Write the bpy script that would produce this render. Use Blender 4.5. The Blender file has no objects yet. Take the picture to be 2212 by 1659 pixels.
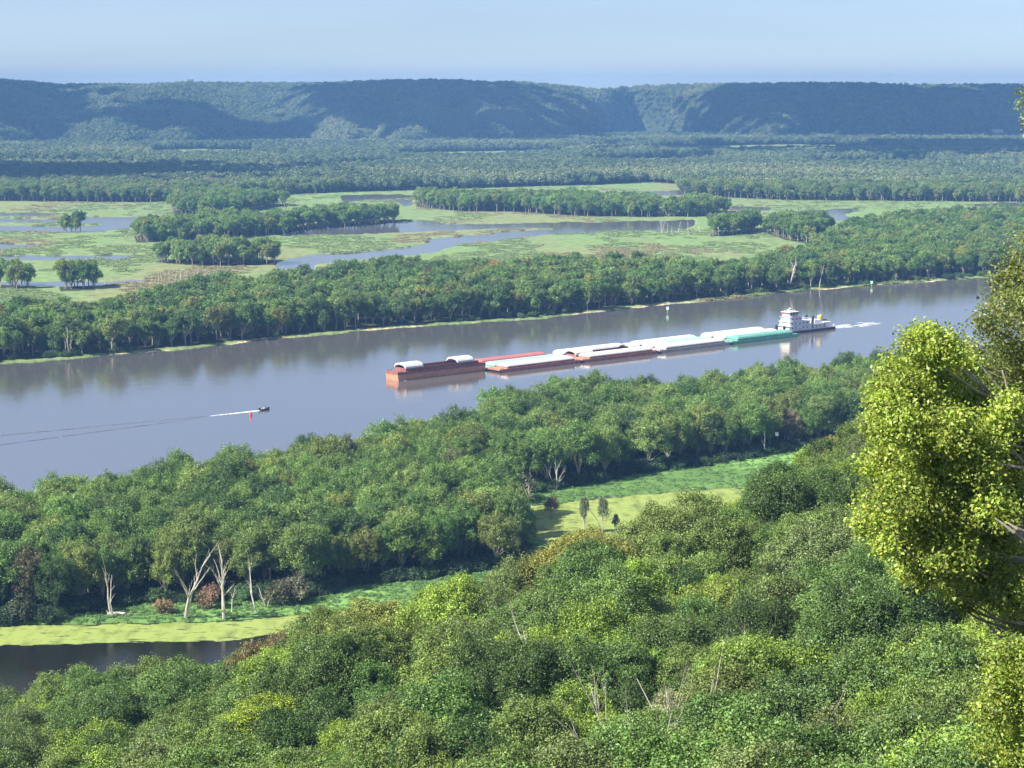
import bpy, math, random
import numpy as np
from mathutils import Vector, Matrix, Euler
R = math.radians
S = bpy.context.scene
C = S.collection
rng = np.random.default_rng(7)
random.seed(7)

# ------------------------------------------------------------------ camera
F, HZ, CAMZ = 2000.0, 86.0, 152.0
PITCH = math.atan((384 - HZ) / F)
cam = bpy.data.objects.new('camera', bpy.data.cameras.new('camera'))
C.objects.link(cam); S.camera = cam
cam.location = (0, 0, CAMZ); cam.rotation_euler = (math.pi/2 - PITCH, 0, 0)
cam.data.sensor_width = 36.0; cam.data.lens = 36.0*F/1024
cam.data.clip_start = 1.0; cam.data.clip_end = 40000

# ------------------------------------------------------------------ sun and sky
SUN_DIR = Vector((-0.78, -0.38, 0.80)).normalized()      # towards the sun
sun = bpy.data.objects.new('sun', bpy.data.lights.new('sun', 'SUN'))
C.objects.link(sun)
sun.data.energy = 5.0; sun.data.angle = R(0.6); sun.data.color = (1.0, 0.94, 0.82)
sun.rotation_euler = (-SUN_DIR).to_track_quat('-Z', 'Y').to_euler()
W = bpy.data.worlds.new('World'); S.world = W; W.use_nodes = True
wn = W.node_tree.nodes; wl = W.node_tree.links
sky = wn.new('ShaderNodeTexSky'); sky.sky_type = 'NISHITA'; sky.sun_disc = False
sky.sun_elevation = math.asin(SUN_DIR.z); sky.sun_rotation = math.atan2(SUN_DIR.x, SUN_DIR.y)
sky.altitude = 300; sky.air_density = 1.0; sky.dust_density = 0.1; sky.ozone_density = 3.0
bg = wn['Background']; bg.inputs['Strength'].default_value = 0.06
wb = wn.new('ShaderNodeMix'); wb.data_type = 'RGBA'; wb.blend_type = 'MULTIPLY'; wb.inputs[0].default_value = 1.0; wb.inputs[7].default_value = (.42, .54, .82, 1)
veil = wn.new('ShaderNodeMix'); veil.data_type = 'RGBA'; veil.blend_type = 'ADD'; veil.inputs[0].default_value = 1.0; veil.inputs[7].default_value = (1.5, 1.75, 2.1, 1)   # thin high cloud veil
wt = wn.new('ShaderNodeTexCoord'); wm = wn.new('ShaderNodeMapping'); wm.inputs['Scale'].default_value = (1.5, 1.5, 14); wno = wn.new('ShaderNodeTexNoise'); wno.inputs['Scale'].default_value = 1.6; wno.inputs['Detail'].default_value = 5
wr = wn.new('ShaderNodeMapRange'); wr.inputs[1].default_value = .3; wr.inputs[2].default_value = .7; wr.inputs[3].default_value = .8; wr.inputs[4].default_value = 1.2
wv = wn.new('ShaderNodeVectorMath'); wv.operation = 'SCALE'; wv.inputs[0].default_value = (1.9, 2.0, 2.15)
wl.new(wt.outputs['Generated'], wm.inputs[0]); wl.new(wm.outputs[0], wno.inputs['Vector']); wl.new(wno.outputs['Fac'], wr.inputs[0]); wl.new(wr.outputs[0], wv.inputs['Scale']); wl.new(wv.outputs[0], veil.inputs[7])
wl.new(sky.outputs[0], wb.inputs[6]); wl.new(wb.outputs[2], veil.inputs[6]); wl.new(veil.outputs[2], bg.inputs[0])
S.view_settings.view_transform = 'Standard'; S.view_settings.look = 'None'
S.view_settings.exposure = 1.05; S.view_settings.gamma = 1.0
cy = S.cycles
cy.max_bounces = 5; cy.diffuse_bounces = 1; cy.glossy_bounces = 3; cy.transmission_bounces = 3
cy.volume_bounces = 0; cy.transparent_max_bounces = 6; cy.caustics_reflective = False; cy.caustics_refractive = False
cy.use_adaptive_sampling = True; cy.adaptive_threshold = 0.02
cy.sample_clamp_indirect = 6.0

# ------------------------------------------------------------------ picture measure -> ground
K = 4096/2212/4          # measured at 2212 wide -> 1024 wide
def px2ray(px, py):
    px = np.asarray(px, float); py = np.asarray(py, float)
    u = (px-512)/F; v = (py-384)/F
    cp, sp = math.cos(PITCH), math.sin(PITCH)
    y = cp - v*sp; z = -sp - v*cp
    return u/y, z/y                      # x/y, z/y slopes
def ground(px, py, z=0.0):
    a, s = px2ray(px, py)
    D = (z-CAMZ)/s
    return a*D, D
def project(x, y, z):
    cp, sp = math.cos(PITCH), math.sin(PITCH)
    dz = z-CAMZ
    d = y*cp - dz*sp; v = -(y*sp + dz*cp)/d
    return 512+F*x/d, 384+F*v
def gw(X, Y, z=0.0):                     # from the 2212 wide measure
    x, y = ground(X*K, Y*K, z); return float(x), float(y)

# ------------------------------------------------------------------ value noise
def _hash(ix, iy, seed):
    h = (ix.astype(np.int64)*374761393 + iy.astype(np.int64)*668265263 + seed*1442695041) & 0xffffffff
    h = ((h ^ (h >> 13)) * 1274126177) & 0xffffffff
    return ((h ^ (h >> 16)) & 0xffff)/65535.0
def vnoise(x, y, seed=0):
    x = np.asarray(x, float); y = np.asarray(y, float)
    ix = np.floor(x); iy = np.floor(y); fx = x-ix; fy = y-iy
    fx = fx*fx*(3-2*fx); fy = fy*fy*(3-2*fy)
    a = _hash(ix, iy, seed); b = _hash(ix+1, iy, seed); c = _hash(ix, iy+1, seed); d = _hash(ix+1, iy+1, seed)
    return (a*(1-fx)+b*fx)*(1-fy) + (c*(1-fx)+d*fx)*fy
def fbm(x, y, o=4, seed=0):
    s = 0; w = 0.5; t = 0
    for k in range(o):
        s = s + w*vnoise(x*2**k+17*k, y*2**k-9*k, seed+k); t += w; w *= 0.5
    return s/t
def sstep(a, b, x):
    t = np.clip((x-a)/(b-a), 0, 1); return t*t*(3-2*t)

# ------------------------------------------------------------------ materials
def new_mat(name):
    m = bpy.data.materials.new(name); m.use_nodes = True
    return m, m.node_tree.nodes, m.node_tree.links, m.node_tree.nodes['Principled BSDF']
def plain(name, col, rough=0.6, spec=0.4, noise=0.0, nscale=1.0, bump=0.0, col2=None, metal=0.0, coat=0.0):
    m, n, l, b = new_mat(name)
    b.inputs['Roughness'].default_value = rough; b.inputs['Specular IOR Level'].default_value = spec
    b.inputs['Metallic'].default_value = metal
    b.inputs['Base Color'].default_value = (*col, 1)
    if noise or col2:
        tc = n.new('ShaderNodeTexCoord'); t = n.new('ShaderNodeTexNoise'); t.inputs['Scale'].default_value = nscale
        t.inputs['Detail'].default_value = 6; t.inputs['Roughness'].default_value = 0.7
        l.new(tc.outputs['Object'], t.inputs['Vector'])
        cr = n.new('ShaderNodeValToRGB'); cr.color_ramp.elements[0].position = 0.38; cr.color_ramp.elements[1].position = 0.66
        c2 = col2 or tuple(min(1, c*(1+noise)) for c in col); c1 = col if col2 else tuple(c*(1-noise) for c in col)
        cr.color_ramp.elements[0].color = (*c1, 1); cr.color_ramp.elements[1].color = (*c2, 1)
        l.new(t.outputs['Fac'], cr.inputs[0]); l.new(cr.outputs[0], b.inputs['Base Color'])
        if bump:
            bp = n.new('ShaderNodeBump'); bp.inputs['Strength'].default_value = bump; bp.inputs['Distance'].default_value = 0.1
            l.new(t.outputs['Fac'], bp.inputs['Height']); l.new(bp.outputs[0], b.inputs['Normal'])
    return m

def leaf_mat(name='leaves', transl=0.2, gloss=0.035, rough=0.5):
    m, n, l, b = new_mat(name); n.remove(b)
    out = n['Material Output']
    at = n.new('ShaderNodeAttribute'); at.attribute_type = 'INSTANCER'; at.attribute_name = 'tint'
    lv = n.new('ShaderNodeAttribute'); lv.attribute_type = 'GEOMETRY'; lv.attribute_name = 'lv'
    mul = n.new('ShaderNodeMix'); mul.data_type = 'RGBA'; mul.blend_type = 'MULTIPLY'; mul.inputs[0].default_value = 1.0
    l.new(at.outputs['Color'], mul.inputs[6]); l.new(lv.outputs['Color'], mul.inputs[7])
    d = n.new('ShaderNodeBsdfDiffuse'); t = n.new('ShaderNodeBsdfTranslucent'); g = n.new('ShaderNodeBsdfGlossy')
    g.inputs['Roughness'].default_value = rough; g.inputs['Color'].default_value = (.8, .85, .8, 1)
    l.new(mul.outputs[2], d.inputs[0])
    y = n.new('ShaderNodeMix'); y.data_type = 'RGBA'; y.blend_type = 'MULTIPLY'; y.inputs[0].default_value = 1.0
    y.inputs[7].default_value = (1.15, 1.15, .55, 1); l.new(mul.outputs[2], y.inputs[6]); l.new(y.outputs[2], t.inputs[0])
    a = n.new('ShaderNodeMixShader'); a.inputs[0].default_value = transl
    l.new(d.outputs[0], a.inputs[1]); l.new(t.outputs[0], a.inputs[2])
    c = n.new('ShaderNodeMixShader'); c.inputs[0].default_value = gloss
    l.new(a.outputs[0], c.inputs[1]); l.new(g.outputs[0], c.inputs[2]); l.new(c.outputs[0], out.inputs[0])
    return m
LEAF = leaf_mat()
BARK = plain('bark', (.22, .20, .17), .9, .1, .35, 1.5)
PALE_BARK = plain('pale_bark', (.42, .38, .31), .9, .1, .3, 1.2)
DEAD = plain('bleached_wood', (.62, .57, .49), .85, .1, .22, 1.0)

def ground_mat(name, scale=0.12, bump=0.5, dist=0.6):
    m, n, l, b = new_mat(name)
    b.inputs['Roughness'].default_value = 0.95; b.inputs['Specular IOR Level'].default_value = 0.1
    at = n.new('ShaderNodeAttribute'); at.attribute_name = 'ground_col'
    tc = n.new('ShaderNodeTexCoord')
    n1 = n.new('ShaderNodeTexNoise'); n1.inputs['Scale'].default_value = scale; n1.inputs['Detail'].default_value = 9; n1.inputs['Roughness'].default_value = .68
    l.new(tc.outputs['Object'], n1.inputs['Vector'])
    mr = n.new('ShaderNodeMapRange'); mr.inputs[1].default_value = .3; mr.inputs[2].default_value = .7; mr.inputs[3].default_value = .62; mr.inputs[4].default_value = 1.38
    l.new(n1.outputs['Fac'], mr.inputs[0])
    mx = n.new('ShaderNodeVectorMath'); mx.operation = 'SCALE'
    l.new(at.outputs['Color'], mx.inputs[0]); l.new(mr.outputs[0], mx.inputs['Scale'])
    l.new(mx.outputs[0], b.inputs['Base Color'])
    bp = n.new('ShaderNodeBump'); bp.inputs['Strength'].default_value = bump; bp.inputs['Distance'].default_value = dist
    l.new(n1.outputs['Fac'], bp.inputs['Height']); l.new(bp.outputs[0], b.inputs['Normal'])
    return m

# ------------------------------------------------------------------ mesh helpers
def np_mesh(name, co, faces, mats, col=None, fcol=None, smooth=False, midx=None):
    me = bpy.data.meshes.new(name)
    co = np.asarray(co, np.float32); faces = np.asarray(faces, np.int32)
    k = faces.shape[1]
    me.vertices.add(len(co)); me.vertices.foreach_set('co', co.ravel())
    me.loops.add(faces.size); me.loops.foreach_set('vertex_index', faces.ravel())
    me.polygons.add(len(faces)); me.polygons.foreach_set('loop_start', np.arange(0, faces.size, k, dtype=np.int32))
    for m in (mats if isinstance(mats, (list, tuple)) else [mats]): me.materials.append(m)
    if midx is not None: me.polygons.foreach_set('material_index', np.asarray(midx, np.int32))
    me.update(calc_edges=True)
    if smooth: me.polygons.foreach_set('use_smooth', np.ones(len(faces), bool))
    if col is not None:
        at = me.color_attributes.new('ground_col', 'FLOAT_COLOR', 'POINT')
        at.data.foreach_set('color', np.concatenate([col, np.ones((len(co), 1))], 1).astype(np.float32).ravel())
    if fcol is not None:
        at = me.attributes.new('lv', 'FLOAT_COLOR', 'FACE')
        at.data.foreach_set('color', np.concatenate([fcol, np.ones((len(faces), 1))], 1).astype(np.float32).ravel())
    return me
def link(name, me, parent=None, **props):
    o = bpy.data.objects.new(name, me); C.objects.link(o)
    if parent is not None: o.parent = parent
    for k, v in props.items(): o[k] = v
    return o

class MB:
    def __init__(s): s.v = []; s.f = []; s.m = []
    def add(s, verts, faces, mi=0):
        b = len(s.v); s.v += [tuple(p) for p in verts]; s.f += [tuple(b+i for i in f) for f in faces]; s.m += [mi]*len(faces)
    def box(s, x0, y0, z0, x1, y1, z1, mi=0, top=None):
        tx0, ty0, tx1, ty1 = top or (x0, y0, x1, y1)
        s.add([(x0,y0,z0),(x1,y0,z0),(x1,y1,z0),(x0,y1,z0),(tx0,ty0,z1),(tx1,ty0,z1),(tx1,ty1,z1),(tx0,ty1,z1)],
              [(3,2,1,0),(4,5,6,7),(0,1,5,4),(1,2,6,5),(2,3,7,6),(3,0,4,7)], mi)
    def tube(s, pts, rad, n=6, mi=0, cap=True):
        rings = []
        for i, p in enumerate(pts):
            p = Vector(p); q = Vector(pts[min(i+1, len(pts)-1)]); o = Vector(pts[max(i-1, 0)])
            d = (q-o); d = d.normalized() if d.length > 1e-6 else Vector((0,0,1))
            u = d.cross(Vector((0,1,0)) if abs(d.z) > .9 else Vector((0,0,1))).normalized(); w = d.cross(u)
            r = rad[i] if hasattr(rad, '__len__') else rad
            rings.append([p+u*(r*math.cos(2*math.pi*k/n))+w*(r*math.sin(2*math.pi*k/n)) for k in range(n)])
        v = [q for r_ in rings for q in r_]; f = []
        for i in range(len(pts)-1):
            for k in range(n): f.append((i*n+k, i*n+(k+1)%n, (i+1)*n+(k+1)%n, (i+1)*n+k))
        if cap: f.append(tuple(range(n-1, -1, -1))); f.append(tuple((len(pts)-1)*n+k for k in range(n)))
        s.add(v, f, mi)
    def cyl(s, x, y, z0, z1, r, n=14, mi=0, r1=None): s.tube([(x,y,z0),(x,y,z1)], [r, r if r1 is None else r1], n, mi)
    def mesh(s, name, mats):
        me = bpy.data.meshes.new(name); me.from_pydata([tuple(p) for p in s.v], [], s.f)
        for m in (mats if isinstance(mats, (list, tuple)) else [mats]): me.materials.append(m)
        me.polygons.foreach_set('material_index', s.m); me.update(); return me
    def build(s, name, mats, parent=None, **p): return link(name, s.mesh(name, mats), parent, **p)

def empty(name, loc, rz=0, **p):
    o = bpy.data.objects.new(name, None); C.objects.link(o); o.location = loc; o.rotation_euler = (0,0,rz)
    for k, v in p.items(): o[k] = v
    return o

# ------------------------------------------------------------------ land / water raster (footprints on the flood plain)
# lattice in picture rows/columns of the ground plane; every vertex is then placed on the ground itself
LX = np.arange(-300, 1325, 1.0)
LY = np.concatenate([np.arange(134, 300, 0.5), np.arange(300, 716, 1.0)])
RS = 2                                                   # raster cells per px
RX0, RX1, RY0, RY1 = -320, 1345, 90, 790
RW, RH = (RX1-RX0)*RS, (RY1-RY0)*RS
def fill(ras, poly, val):
    P = np.array(poly, float); n = len(P)
    ys = (P[:,1]-RY0)*RS; xs = (P[:,0]-RX0)*RS
    for r in range(max(0, int(ys.min())), min(RH, int(ys.max())+2)):
        y = r+.5; c = []
        for i in range(n):
            y0, y1 = ys[i], ys[(i+1)%n]
            if (y0 <= y < y1) or (y1 <= y < y0): c.append(xs[i]+(y-y0)/(y1-y0)*(xs[(i+1)%n]-xs[i]))
        c.sort()
        for a, b in zip(c[::2], c[1::2]): ras[r, max(0, int(round(a))):max(0, int(round(b)))] = val
def blur(a, k):
    for ax in (0, 1):
        c = np.cumsum(np.concatenate([np.repeat(np.take(a, [0], ax), k+1, ax), a, np.repeat(np.take(a, [-1], ax), k, ax)], ax), ax)
        n = a.shape[ax]
        a = (np.take(c, range(2*k+1, 2*k+1+n), ax) - np.take(c, range(0, n), ax))/(2*k+1)
    return a
def sample(ras, px, py):
    fx = np.clip((px-RX0)*RS-.5, 0, RW-1.01); fy = np.clip((py-RY0)*RS-.5, 0, RH-1.01)
    ix = fx.astype(int); iy = fy.astype(int); fx = fx-ix; fy = fy-iy
    return (ras[iy,ix]*(1-fx)+ras[iy,ix+1]*fx)*(1-fy)+(ras[iy+1,ix]*(1-fx)+ras[iy+1,ix+1]*fx)*fy
def A(pts): return [(x*K, y*K) for x, y in pts]                       # whole-picture measure
def B(pts, s, ox, oy): return [((ox+x/s)/4, (oy+y/s)/4) for x, y in pts]
def c1(p): return B(p, 1.58, 0, 280)
def c2(p): return B(p, 1.58, 1300, 280)
def c3(p): return B(p, 1.58, 2696, 280)
def lift(pts, z=18):                                                  # canopy line -> the ground under it
    o = []
    for x, y in pts:
        gx, gy = ground(x*K, y*K, z); o.append(tuple(float(q) for q in project(gx, gy, 0)))
    return o
land = np.ones((RH, RW), np.float32)
far_bank = A([(-700,862),(-300,820),(0,787),(200,772),(400,755),(600,733),(830,712),(1000,700),(1180,688),(1350,668),(1530,650),(1700,632),(1850,620),(2000,610),(2212,594),(2600,566),(3000,545)])
near_bank = lift([(-500,1150),(-200,1075),(0,1040),(120,1035),(280,1010),(400,985),(600,955),(780,935),(1000,885),(1100,845),(1250,820),(1500,820),(1700,785),(1900,765),(2212,735),(2600,700),(3000,670)], 19)
fill(land, far_bank + near_bank[::-1], 0)
back_shore = A([(-700,1375),(0,1352),(150,1350),(350,1345),(560,1335),(640,1330),(715,1322),(690,1345),(650,1365)])
fill(land, back_shore + A([(600,1420),(560,1520),(500,1700),(-700,1700)]), 0)
pond2 = A([(1090,1130),(1130,1100),(1160,1088),(1300,1075),(1420,1065),(1600,1052),(1720,1062),(1560,1130),(1440,1170),(1350,1195),(1230,1190),(1140,1160)])
fill(land, pond2, 0)
for p in (c1([(-700,945),(0,942),(500,945),(520,936),(950,929),(1010,935),(860,958),(840,985),(820,1003),(680,1010),(670,1026),(300,1016),(0,1018),(-700,1022)]),
          c1([(-700,1100),(0,1100),(280,1104),(160,1122),(0,1130),(-700,1136)]),
          c1([(-700,1180),(0,1180),(800,1172),(955,1171),(955,1175),(800,1189),(0,1203),(-700,1207)]),
          c1([(-700,905),(0,908),(380,905),(300,918),(0,922),(-700,922)]),
          c1([(-700,586),(0,588),(330,592),(850,598),(850,616),(330,612),(0,602),(-700,602)]),
          B([(-1000,336),(100,345),(560,345),(910,332),(895,346),(600,362),(350,364),(0,360),(-1000,358)], 1.508, 0, 900),
          c1([(1750,1050),(1880,1018),(2212,992),(2300,990),(2600,985),(2600,1030),(2212,1034),(1880,1062),(1790,1092)]),
          c2([(0,1000),(200,995),(540,960),(545,950),(700,955),(740,975),(1000,978),(1500,965),(1700,965),(2000,955),(2212,953),(2260,945),(2340,950),(2330,985),(2240,1015),(2080,1012),(1900,1015),(1500,1030),(1200,1060),(900,1095),(830,1110),(650,1160),(450,1175),(150,1203),(-40,1222),(-70,1245),(-70,1330),(-230,1330),(-310,1228),(-260,1205),(-170,1184),(0,1160)]),
          c2([(100,795),(300,790),(560,792),(560,802),(430,812),(250,820),(120,832)]),
          c2([(430,822),(550,822),(555,850),(520,856)]),
          c2([(2050,768),(2300,765),(2300,786),(2060,792)]),
          c3([(740,897),(870,886),(1150,880),(1180,890),(1060,912),(1120,935),(1040,952),(860,925)]),
          c3([(370,860),(620,868),(600,886),(360,884)]),
          c3([(1880,852),(2080,840),(2700,842),(2700,862),(1950,864)])):
    fill(land, p, 0)
for p in (c1([(-700,962),(0,962),(350,960),(700,970),(620,984),(300,994),(140,990),(0,986),(-700,986)]),
          c2([(-330,1052),(0,1040),(300,1030),(700,1015),(1100,999),(1400,994),(1480,1000),(1470,1006),(1200,1021),(900,1048),(640,1072),(645,1100),(560,1120),(350,1145),(0,1163),(-170,1182),(-330,1190)])):
    fill(land, p, 1)
landb = blur(land, 2)
duck = np.zeros((RH, RW), np.float32)
fill(duck, back_shore[:-1] + A([(650,1362),(520,1380),(300,1390),(0,1395),(-700,1400)]), 1)
fill(duck, pond2, 1)
duckb = blur(duck, 2)

# woods: 1 near island, 2 far bank strip, 3 marsh islands, 4 far woods
woods = np.zeros((RH, RW), np.float32)
far_edge = lift([(-700,670),(0,650),(200,648),(300,632),(480,597),(600,590),(800,563),(1000,562),(1250,552),(1400,556),(1550,566),(1700,540),(1760,520),(1850,470),(2050,452),(2212,446),(3000,420)])
fill(woods, [(x, y-2.4) for x, y in far_bank] + far_edge[::-1], 2)
isl_near = A([(-700,1368),(0,1345),(120,1338),(220,1312),(250,1304),(330,1302),(430,1300),(560,1294),(660,1298),(680,1290),(760,1265),(950,1245),(1100,1220),(1130,1190),(1085,1120),(1040,1090),(1000,1062),(1150,1062),(1250,1048),(1400,1018),(1560,998),(1625,985),(1800,960),(2212,930),(3000,900)])
fill(woods, near_bank + isl_near[::-1], 1)
def isl(near, far, z=16): fill(woods, A(near) + lift(far, z)[::-1], 3)
isl([(295,525),(450,521),(600,507),(780,497),(880,490)], [(290,480),(400,470),(440,462),(600,465),(700,452),(850,448),(885,470)], 15)
isl([(338,568),(450,577),(600,573)], [(335,528),(450,520),(598,528)], 15)
isl([(900,448),(1000,458),(1100,458),(1250,468),(1420,470)], [(898,415),(1100,418),(1250,420),(1420,428)], 14)
isl([(1432,468),(1500,470),(1578,462)], [(1432,438),(1500,430),(1575,435)], 14)
isl([(372,462),(450,466),(560,455),(620,440)], [(372,428),(440,410),(560,415),(620,425)], 14)
isl([(122,500),(175,498)], [(125,478),(172,478)], 12)
isl([(1535,512),(1610,508),(1640,500)], [(1540,472),(1600,468),(1650,462)], 15)
isl([(0,613),(62,612)], [(0,585),(60,585)], 14)
isl([(128,618),(200,616)], [(130,590),(204,588)], 14)
isl([(1640,500),(1700,520),(1760,530)], [(1650,470),(1720,465),(1800,470)], 15)
far_near = A([(-700,440),(0,435),(300,438),(370,436),(560,424),(740,416),(1000,408),(1200,402),(1290,400),(1400,394),(1460,398),(1480,424),(1700,433),(2212,437),(3000,440)])
fill(woods, far_near + A([(3000,270),(-700,270)]), 4)
fill(woods, c1([(-700,578),(0,580),(330,584),(870,590),(870,625),(330,620),(0,612),(-700,612)]), 0)
for p in (A([(300,326),(420,322),(560,324),(545,343),(340,345)]), A([(840,332),(1010,327),(1200,326),(1260,336),(1100,348),(870,350)]), A([(1250,346),(1400,342),(1560,343),(1600,352),(1430,364),(1260,362)]), A([(1400,318),(1700,312),(1950,316),(1900,330),(1600,336),(1420,332)]), A([(590,362),(860,354),(880,364),(640,380)]), A([(1700,352),(1950,348),(2150,352),(2000,366),(1750,366)])): fill(woods, p, 0)
woods = woods*(land > .5)

# colours of the ground
GX, GY = np.meshgrid(LX, LY)
wx, wy = ground(GX, GY)
jx = (fbm(wx/14, wy/22, 3, 3)-.5)*5*np.clip(900/wy, .35, 1.2); jy = (fbm(wx/16+40, wy/30, 3, 5)-.5)*3.2*np.clip(1400/wy, .35, 1.6)
m = sample(landb, GX+jx, GY+jy)
Z = -1.6 + 2.3*m + 0.35*(fbm(wx/9, wy/14, 3, 9)-.5)*(m > .75)
wd = sample(woods, GX, GY)
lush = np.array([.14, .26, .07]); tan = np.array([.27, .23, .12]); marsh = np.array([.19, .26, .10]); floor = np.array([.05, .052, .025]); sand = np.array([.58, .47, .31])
t1 = sstep(.54, .72, fbm(wx/90, wy/260, 4, 21))[..., None]; t2 = sstep(.45, .6, fbm(wx/60+9, wy/200, 4, 31))[..., None]
col = marsh*(1-t2)+np.array([.19, .28, .10])*t2
col = col*(1-t1*.38)+tan*t1*.38
# stripe of pale water meadow
near = (wy < 900)[..., None]
col = np.where(near, lush*(0.8+.5*t2), col)
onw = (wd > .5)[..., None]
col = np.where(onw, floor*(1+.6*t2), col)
bank = ((m > .35) & (m < .86) & (wy > 900) & (wy < 2000))[..., None]
sd = sstep(.42, .55, fbm(wx/35, wy/60, 3, 51))[..., None]
riverside = bank & (GY[..., None] > np.interp(GX, [p[0] for p in far_bank], [p[1] for p in far_bank])[..., None]-4.5)
col = np.where(riverside, sand*sd+np.array([.13, .19, .07])*(1-sd), col)
Z = np.where(riverside[..., 0], np.minimum(Z, .6), Z)

def lattice_mesh(name, mask, zz, col, mat, smooth=True):
    H_, W_ = mask.shape
    q = mask[:-1,:-1] & mask[1:,:-1] & mask[:-1,1:] & mask[1:,1:]
    r, c = np.nonzero(q); i = r*W_+c
    faces = np.stack([i+W_, i+W_+1, i+1, i], 1)
    used, inv = np.unique(faces, return_inverse=True)
    co = np.stack([wx.ravel()[used], wy.ravel()[used], zz.ravel()[used]], 1)
    return np_mesh(name, co, inv.reshape(faces.shape), mat, col.reshape(-1, 3)[used] if col is not None else None, smooth=smooth)
GM = ground_mat('marsh_ground', .10, .6, .8)
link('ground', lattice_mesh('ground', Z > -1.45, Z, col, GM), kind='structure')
dk = sample(duckb, GX+jx*.8, GY+jy*1.2)
dn = fbm(wx/3.2, wy/9, 4, 77)
DM, n_, l_, b_ = new_mat('duckweed_mat')
b_.inputs['Roughness'].default_value = .8; b_.inputs['Specular IOR Level'].default_value = .2
t_ = n_.new('ShaderNodeTexNoise'); t_.inputs['Scale'].default_value = .25; t_.inputs['Detail'].default_value = 8
tc_ = n_.new('ShaderNodeTexCoord'); mp_ = n_.new('ShaderNodeMapping'); mp_.inputs['Scale'].default_value = (1, .35, 1)
l_.new(tc_.outputs['Object'], mp_.inputs[0]); l_.new(mp_.outputs[0], t_.inputs['Vector'])
cr_ = n_.new('ShaderNodeValToRGB'); cr_.color_ramp.elements[0].position = .3; cr_.color_ramp.elements[0].color = (.15, .20, .05, 1)
cr_.color_ramp.elements[1].position = .52; cr_.color_ramp.elements[1].color = (.28, .35, .09, 1)
l_.new(t_.outputs['Fac'], cr_.inputs[0]); l_.new(cr_.outputs[0], b_.inputs['Base Color'])
n2_ = n_.new('ShaderNodeTexNoise'); n2_.inputs['Scale'].default_value = .35; n2_.inputs['Detail'].default_value = 9; n2_.inputs['Roughness'].default_value = .65
mp2 = n_.new('ShaderNodeMapping'); mp2.inputs['Scale'].default_value = (.45, 1.6, 1); l_.new(tc_.outputs['Object'], mp2.inputs[0]); l_.new(mp2.outputs[0], n2_.inputs['Vector'])
ea = n_.new('ShaderNodeAttribute'); ea.attribute_name = 'ground_col'
th = n_.new('ShaderNodeMath'); th.operation = 'MULTIPLY_ADD'; th.inputs[1].default_value = .30; l_.new(ea.outputs['Fac'], th.inputs[0]); l_.new(n2_.outputs['Fac'], th.inputs[2])
hr = n_.new('ShaderNodeMapRange'); hr.inputs[1].default_value = .67; hr.inputs[2].default_value = .73; l_.new(th.outputs[0], hr.inputs[0])
hm = n_.new('ShaderNodeMix'); hm.data_type = 'RGBA'; hm.inputs[6].default_value = (.035, .045, .018, 1); l_.new(hr.outputs[0], hm.inputs[0]); l_.new(cr_.outputs[0], hm.inputs[7]); l_.new(hm.outputs[2], b_.inputs['Base Color'])
link('duckweed', lattice_mesh('duckweed', (dk > .30+.25*(dn-.5)) & (Z < .25), np.full_like(Z, .03), np.repeat(np.clip(dk, 0, 1)[..., None], 3, 2), DM), kind='stuff', category='duckweed', label='bright lime duckweed mat floating on the backwater and the pond')

# ------------------------------------------------------------------ water
def water_mat(name, base, ior, s1, b1, s2, b2, rough=.08, patch=.004):
    m, n, l, b = new_mat(name)
    b.inputs['Base Color'].default_value = (*base, 1); b.inputs['Roughness'].default_value = rough; b.inputs['IOR'].default_value = ior; b.inputs['Specular Tint'].default_value = (1.0, .93, .84, 1)
    tc = n.new('ShaderNodeTexCoord'); mp = n.new('ShaderNodeMapping'); mp.inputs['Rotation'].default_value = (0, 0, R(40)); mp.inputs['Scale'].default_value = (1, 1.6, 1)
    l.new(tc.outputs['Object'], mp.inputs[0])
    a = n.new('ShaderNodeTexNoise'); a.inputs['Scale'].default_value = s1; a.inputs['Detail'].default_value = 5; a.inputs['Roughness'].default_value = .6
    c = n.new('ShaderNodeTexNoise'); c.inputs['Scale'].default_value = s2; c.inputs['Detail'].default_value = 3
    p = n.new('ShaderNodeTexNoise'); p.inputs['Scale'].default_value = patch; p.inputs['Detail'].default_value = 4
    for q in (a, c, p): l.new(mp.outputs[0], q.inputs['Vector'])
    mr = n.new('ShaderNodeMapRange'); mr.inputs[1].default_value = .35; mr.inputs[2].default_value = .65; mr.inputs[3].default_value = .45; mr.inputs[4].default_value = 1.2
    l.new(p.outputs['Fac'], mr.inputs[0])
    m1 = n.new('ShaderNodeMath'); m1.operation = 'MULTIPLY'; m1.inputs[1].default_value = b1; l.new(mr.outputs[0], m1.inputs[0])
    u1 = n.new('ShaderNodeBump'); u1.inputs['Distance'].default_value = 1.0; l.new(m1.outputs[0], u1.inputs['Strength']); l.new(a.outputs['Fac'], u1.inputs['Height'])
    u2 = n.new('ShaderNodeBump'); u2.inputs['Distance'].default_value = 1.0; u2.inputs['Strength'].default_value = b2; l.new(c.outputs['Fac'], u2.inputs['Height'])
    l.new(u1.outputs[0], u2.inputs['Normal']); l.new(u2.outputs[0], b.inputs['Normal'])
    return m
WM = water_mat('river_water', (.125, .122, .120), 8.0, .55, .035, .06, .06)
def flat_poly(name, pts, z, mat, **p):
    mb = MB(); mb.add([(x, y, z) for x, y in pts], [tuple(range(len(pts)))]); return mb.build(name, mat, **p)
flat_poly('water', [(-3200, 470), (3200, 470), (3200, 5200), (-3200, 5200)], 0, WM, kind='structure')
WB = water_mat('backwater', (.012, .012, .009), 1.33, .8, .05, .2, .03, .05)
flat_poly('backwater', [(-420, 380), (20, 380), (-30, 640), (-420, 640)], .012, WB, kind='structure')
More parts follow.
